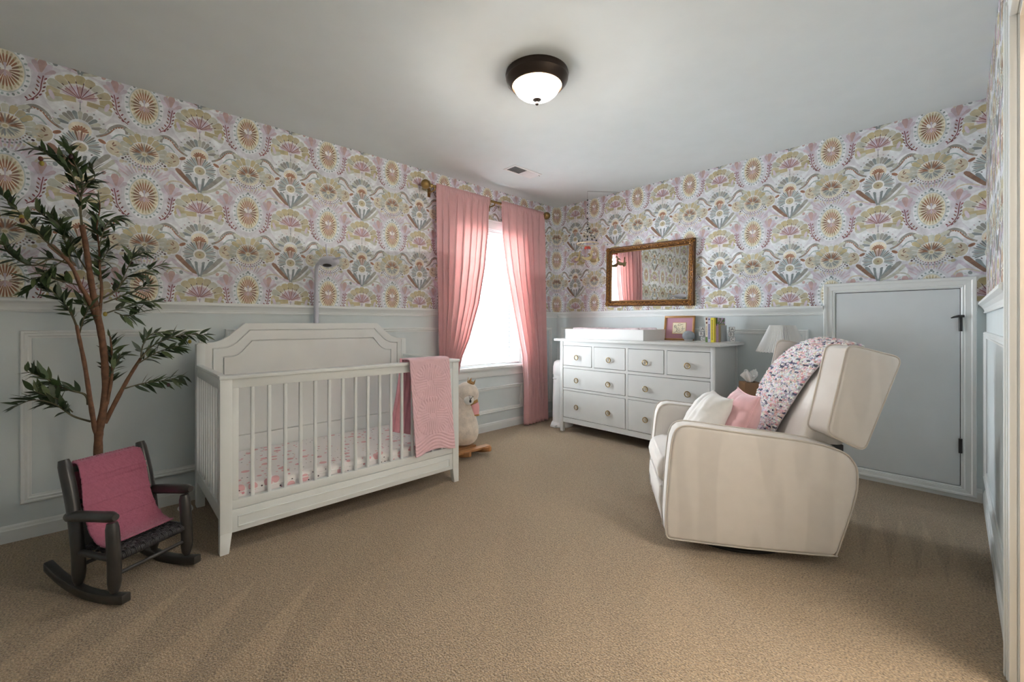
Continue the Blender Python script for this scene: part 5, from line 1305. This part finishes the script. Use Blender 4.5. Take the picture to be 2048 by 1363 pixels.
# ================================================================== side table, lamp, tissue box
ST = thing('side_table', 'dark wooden side table between the dresser and the recliner', 'side table', (2.32, -.30, 0))
b = MB(); b.box(2.100, -.52, .512, 2.56, -.075, .535); b.build('table_top', M_TABLE, ST, bevel=.003)
for x in (2.125, 2.535):
    for y in (-.495, -.10): b = MB(); b.hexa([(x - .012, y - .012, 0), (x + .012, y - .012, 0), (x + .012, y + .012, 0), (x - .012, y + .012, 0), (x - .018, y - .018, .512), (x + .018, y - .018, .512), (x + .018, y + .018, .512), (x - .018, y + .018, .512)]); b.build('leg', M_TABLE, ST)
LA = thing('table_lamp', 'table lamp with a pleated white shade behind the recliner', 'lamp', (2.415, -.21, .535))
lc = (2.415, -.21, 0)
b = MB(); b.lathe([(.060, .535), (.066, .542), (.060, .552), (.028, .565), (.045, .61), (.070, .67), (.066, .73), (.035, .79), (.016, .82), (.014, .86), (.012, .90)], 28, lc); b.build('base', mat('lamp_ceramic', (.72, .72, .70), .25), LA, smooth=True)
b = MB(); b.tube([(lc[0], lc[1], .90), (lc[0], lc[1], 1.09)], .004, 8); b.build('harp', M_BRASS, LA)
def shade(u, v):
    a = 2 * pi * u; rr_ = lerp(.172, .082, v) + (.0035 if int(round(u * 160)) % 2 else -.0035) * lerp(1, .55, v)
    z = lerp(.895, 1.097, v) + (.004 * cos(a * 40) if v == 0 else 0)
    return (lc[0] + rr_ * cos(a), lc[1] + rr_ * sin(a), z)
b = MB(); b.grid(shade, 160, 6, wrap=True); b.build('pleated_shade', M_SHADE, LA, solid=.001)
TB = thing('tissue_box', 'square brown tissue box cover with a white tissue on the side table', 'tissue box', (2.24, -.36, .535), radians(38))
hb = .062
b = MB(); b.box(-hb, -hb, 0, hb, hb, .128); b.build('box_cover', M_KRAFT, TB, bevel=.004, world=False)
b = MB(); b.lathe([(.030, .1285), (.034, .1295), (.026, .1300)], 20, (0, 0, 0)); b.build('opening_shade', M_GAPSHADE, TB, world=False)  # dark disc painting the shade inside the tissue slot
rt_ = random.Random(5)
def tis(u, v):
    a = 2 * pi * u; r_ = lerp(.016, .052, v ** .8) * (1 + .28 * sin(3 * a + 1) + .18 * sin(7 * a + 4 * v)); z = .126 + v * .070 * (1 + .30 * sin(2 * a + .5) + .15 * sin(5 * a))
    return (r_ * cos(a) * .9 - .006, r_ * sin(a), z)
b = MB(); b.grid(tis, 60, 14, wrap=True); b.build('tissue', M_TISSUE, TB, world=False, smooth=True, sharp=60, solid=.0008)
def tis2(u, v):
    a = 2 * pi * u; r_ = lerp(.010, .036, v) * (1 + .35 * sin(4 * a + 2)); z = .130 + v * .078 * (1 + .2 * sin(3 * a))
    return (r_ * cos(a) + .004, r_ * sin(a) * .8, z)
b = MB(); b.grid(tis2, 40, 8, wrap=True); b.build('tissue_fold', M_TISSUE, TB, world=False, smooth=True, sharp=60, solid=.0008)
# ================================================================== ceiling light and vent
CL = thing('ceiling_light', 'flush ceiling light with a bronze ring and glowing glass dome', 'ceiling light', (1.720, -2.196, 2.353))
lc2 = (1.720, -2.196, 0)
b = MB(); b.lathe([(.10, 2.4995), (.172, 2.4995), (.175, 2.488), (.170, 2.474), (.172, 2.466), (.166, 2.452), (.152, 2.440), (.146, 2.430), (.138, 2.426), (.130, 2.430), (.128, 2.445)], 48, lc2); b.build('bronze_ring', M_BRONZE, CL, smooth=True, sharp=35)
M_DOME = dome_mat('lit_glass', (.95, .98, 1.0), LAMP_STRENGTH, lc2[0], lc2[1], .129)
b = MB(); b.lathe([(.129, 2.440), (.1285, 2.428), (.124, 2.412), (.113, 2.396), (.094, 2.380), (.066, 2.367), (.034, 2.360), (.004, 2.358)], 40, lc2); b.build('glass_dome', M_DOME, CL, smooth=True, sharp=180)
b = MB(); b.lathe([(.004, 2.362), (.020, 2.361), (.024, 2.354), (.016, 2.348), (.008, 2.344), (.011, 2.336), (.009, 2.328), (.002, 2.323)], 20, lc2); b.build('finial', M_BRONZE, CL, smooth=True)
VE = thing('ceiling_vent', 'white rectangular air vent grille set in the ceiling', 'air vent', (.59, -1.17, 2.492))
vx0, vx1, vy0, vy1 = .512, .667, -1.345, -.998
b = MB()
for q in ((vx0, vy0, vx1, vy0 + .022), (vx0, vy1 - .022, vx1, vy1), (vx0, vy0 + .022, vx0 + .022, vy1 - .022), (vx1 - .022, vy0 + .022, vx1, vy1 - .022)): b.box(q[0], q[1], 2.493, q[2], q[3], 2.4995)
b.build('frame', M_WHITE, VE, bevel=.002)
b = MB(); b.box(vx0 + .02, vy0 + .02, 2.497, vx1 - .02, vy1 - .02, 2.4993); b.build('duct_shadow', M_GAPSHADE, VE)
nl = 13
for half, tilt in ((0, 1), (1, -1)):
    ya = lerp(vy0 + .022, vy1 - .022, half * .5) + .003; yb = ya + (vy1 - vy0 - .044) / 2 - .006
    for i in range(nl):
        y = lerp(ya, yb, (i + .5) / nl); b = MB(); d_ = .004 * tilt
        b.hexa([(vx0 + .022, y - .0006 - d_, 2.490), (vx1 - .022, y - .0006 - d_, 2.490), (vx1 - .022, y + .0006 - d_, 2.490), (vx0 + .022, y + .0006 - d_, 2.490), (vx0 + .022, y - .0006 + d_, 2.497), (vx1 - .022, y - .0006 + d_, 2.497), (vx1 - .022, y + .0006 + d_, 2.497), (vx0 + .022, y + .0006 + d_, 2.497)]); b.build('louver', M_WHITE, VE)
b = MB(); b.tube([(.640, -1.012, 2.492), (.652, -1.015, 2.480)], .003, 6); b.build('damper_lever', M_PLATEG, VE)
# ================================================================== swan mobile
MO = thing('baby_mobile', 'hanging baby mobile of felt balls and small felt swans near the corner', 'mobile', (.653, -.273, 1.74))
mc = Vector((.653, -.273, 0)); M_THR = mat('thread', (.18, .18, .19), .8); M_FB = [mat('felt_black', (.02, .02, .022), 1), mat('felt_grey', (.25, .27, .26), 1), mat('felt_white', (.75, .73, .70), 1), mat('felt_sage', (.22, .25, .17), 1)]
b = MB(); b.tube([mc + UP * 2.499, mc + UP * 1.95], .0012, 5); b.build('thread', M_THR, MO)
b = MB(); b.tube([mc + UP * 2.497, Vector((.70, -.21, 2.4975)), Vector((.865, -.004, 2.4975))], .0016, 5); b.build('ceiling_wire', M_THR, MO)
b = MB(); b.tube([mc + Vector((.112 * cos(a), .112 * sin(a), 1.945)) for a in [2 * pi * i / 36 for i in range(36)]], .0055, 8, closed=True); b.build('hoop', mat('hoop_wood', (.62, .52, .36), .5), MO, smooth=True)
rm = random.Random(8)
for z, mi in ((2.405, 0), (2.355, 0), (2.325, 1), (2.27, 0), (2.24, 2), (2.21, 0), (2.185, 1), (2.15, 0), (2.10, 0), (2.06, 1)):
    b = MB(); b.ball(mc + UP * z, .0075, 10, 8); b.build('felt_ball', M_FB[mi], MO, smooth=True, sharp=180)
for i in range(5):
    a = 2 * pi * i / 5 + .3; e = mc + Vector((.112 * cos(a), .112 * sin(a), 1.945)); top = mc + UP * 2.14
    b = MB(); b.tube([top, e], .0009, 5); b.build('thread', M_THR, MO)
    for k in range(5):
        p = top.lerp(e, .18 + .17 * k); b = MB(); b.ball(p, .0085, 10, 8); b.build('felt_ball', M_FB[rm.choice((0, 0, 1, 2, 3))], MO, smooth=True, sharp=180)
M_SWB = mat('felt_swan_beige', (.25, .18, .085), .95, var=.1, vscale=60); M_SWL = mat('felt_swan_cream', (.40, .32, .17), .95)
b = MB()
for i in range(6):
    a = i * pi / 3; b.ball(mc + Vector((.020 * cos(a), .020 * sin(a), 1.905)), (.020, .008, .013), 8, 6, Matrix.Rotation(a, 3, 'Z') @ Matrix.Rotation(.6, 3, 'Y'))
b.build('felt_flower', mat('felt_coral', (.55, .09, .06), .95), MO, smooth=True, sharp=180)
for i in range(5):
    a = 2 * pi * i / 5 + .3; e = mc + Vector((.112 * cos(a), .112 * sin(a), 0)); z = 1.775 + .012 * sin(i * 2.3); yaw = a + 1.9
    Mq = Matrix.Translation((e.x, e.y, z)) @ Matrix.Rotation(yaw, 4, 'Z') @ Matrix.Diagonal((1.3, 1.3, 1.3, 1))
    b = MB(); b.tube([e + UP * 1.94, e + UP * (z + .02)], .0009, 5); b.build('thread', M_THR, MO)
    b = MB(); P = [(-.045, 0, .010), (-.030, 0, .002), (-.005, 0, -.004), (.020, 0, .002), (.034, 0, .022), (.034, 0, .045), (.040, 0, .056), (.050, 0, .052)]
    b.tube([tuple(Mq @ Vector(p)) for p in catmull(P, 3)], [lerp(*( (.004, .020) if i2 < 8 else (.020, .0075)), (i2 / 8 if i2 < 8 else min(1, (i2 - 8) / 5))) for i2 in range(22)], 10); sb_ = b.build('felt_swan', M_SWB if i % 2 else M_SWL, MO, smooth=True, sharp=180)
    b = MB(); b.ball(tuple(Mq @ Vector((.056, 0, .049))), (.006, .004, .003), 6, 5); b.build('swan_beak', M_FB[0], sb_)
# ================================================================== loose cord by the crib
b = MB(); b.tube(catmull([(.03, -3.575, .03), (.06, -3.57, .008), (.12, -3.555, .005), (.19, -3.56, .005), (.20, -3.60, .005), (.13, -3.62, .006), (.07, -3.60, .006)], 6), .0038, 6)
tag(b.build('power_cord', M_WHITE, smooth=True), 'white power cord looped on the carpet behind the crib leg', 'cord')
# ================================================================== outside: ground and a slice of the neighbouring house
NB = thing('neighbouring_house', 'dark masonry wall of the house next door glimpsed through the blind', 'building', (-3.4, 2.6, -3))
b = MB(); b.box(-3.8, 2.30, -2.999, -3.4, 2.98, 1.55); b.build('wall', mat('brick_mortar', (.20, .19, .18), .9), NB)
me_b = None
for r in range(34):
    for c_i in range(7):
        z = -.10 + r * .048; y = 2.315 + c_i * .094
        if me_b is None:
            b = MB(); b.box(-3.41, y, z, -3.385, y + .080, z + .038); o = b.build('brick', mat('dark_brick', (.010, .013, .015), .9, var=.2), NB); me_b = o.data; y_b, z_b = y, z
        else:
            o = bpy.data.objects.new('brick', me_b); COL.objects.link(o); o.parent = NB; o.location = (0, y - y_b, z - z_b)
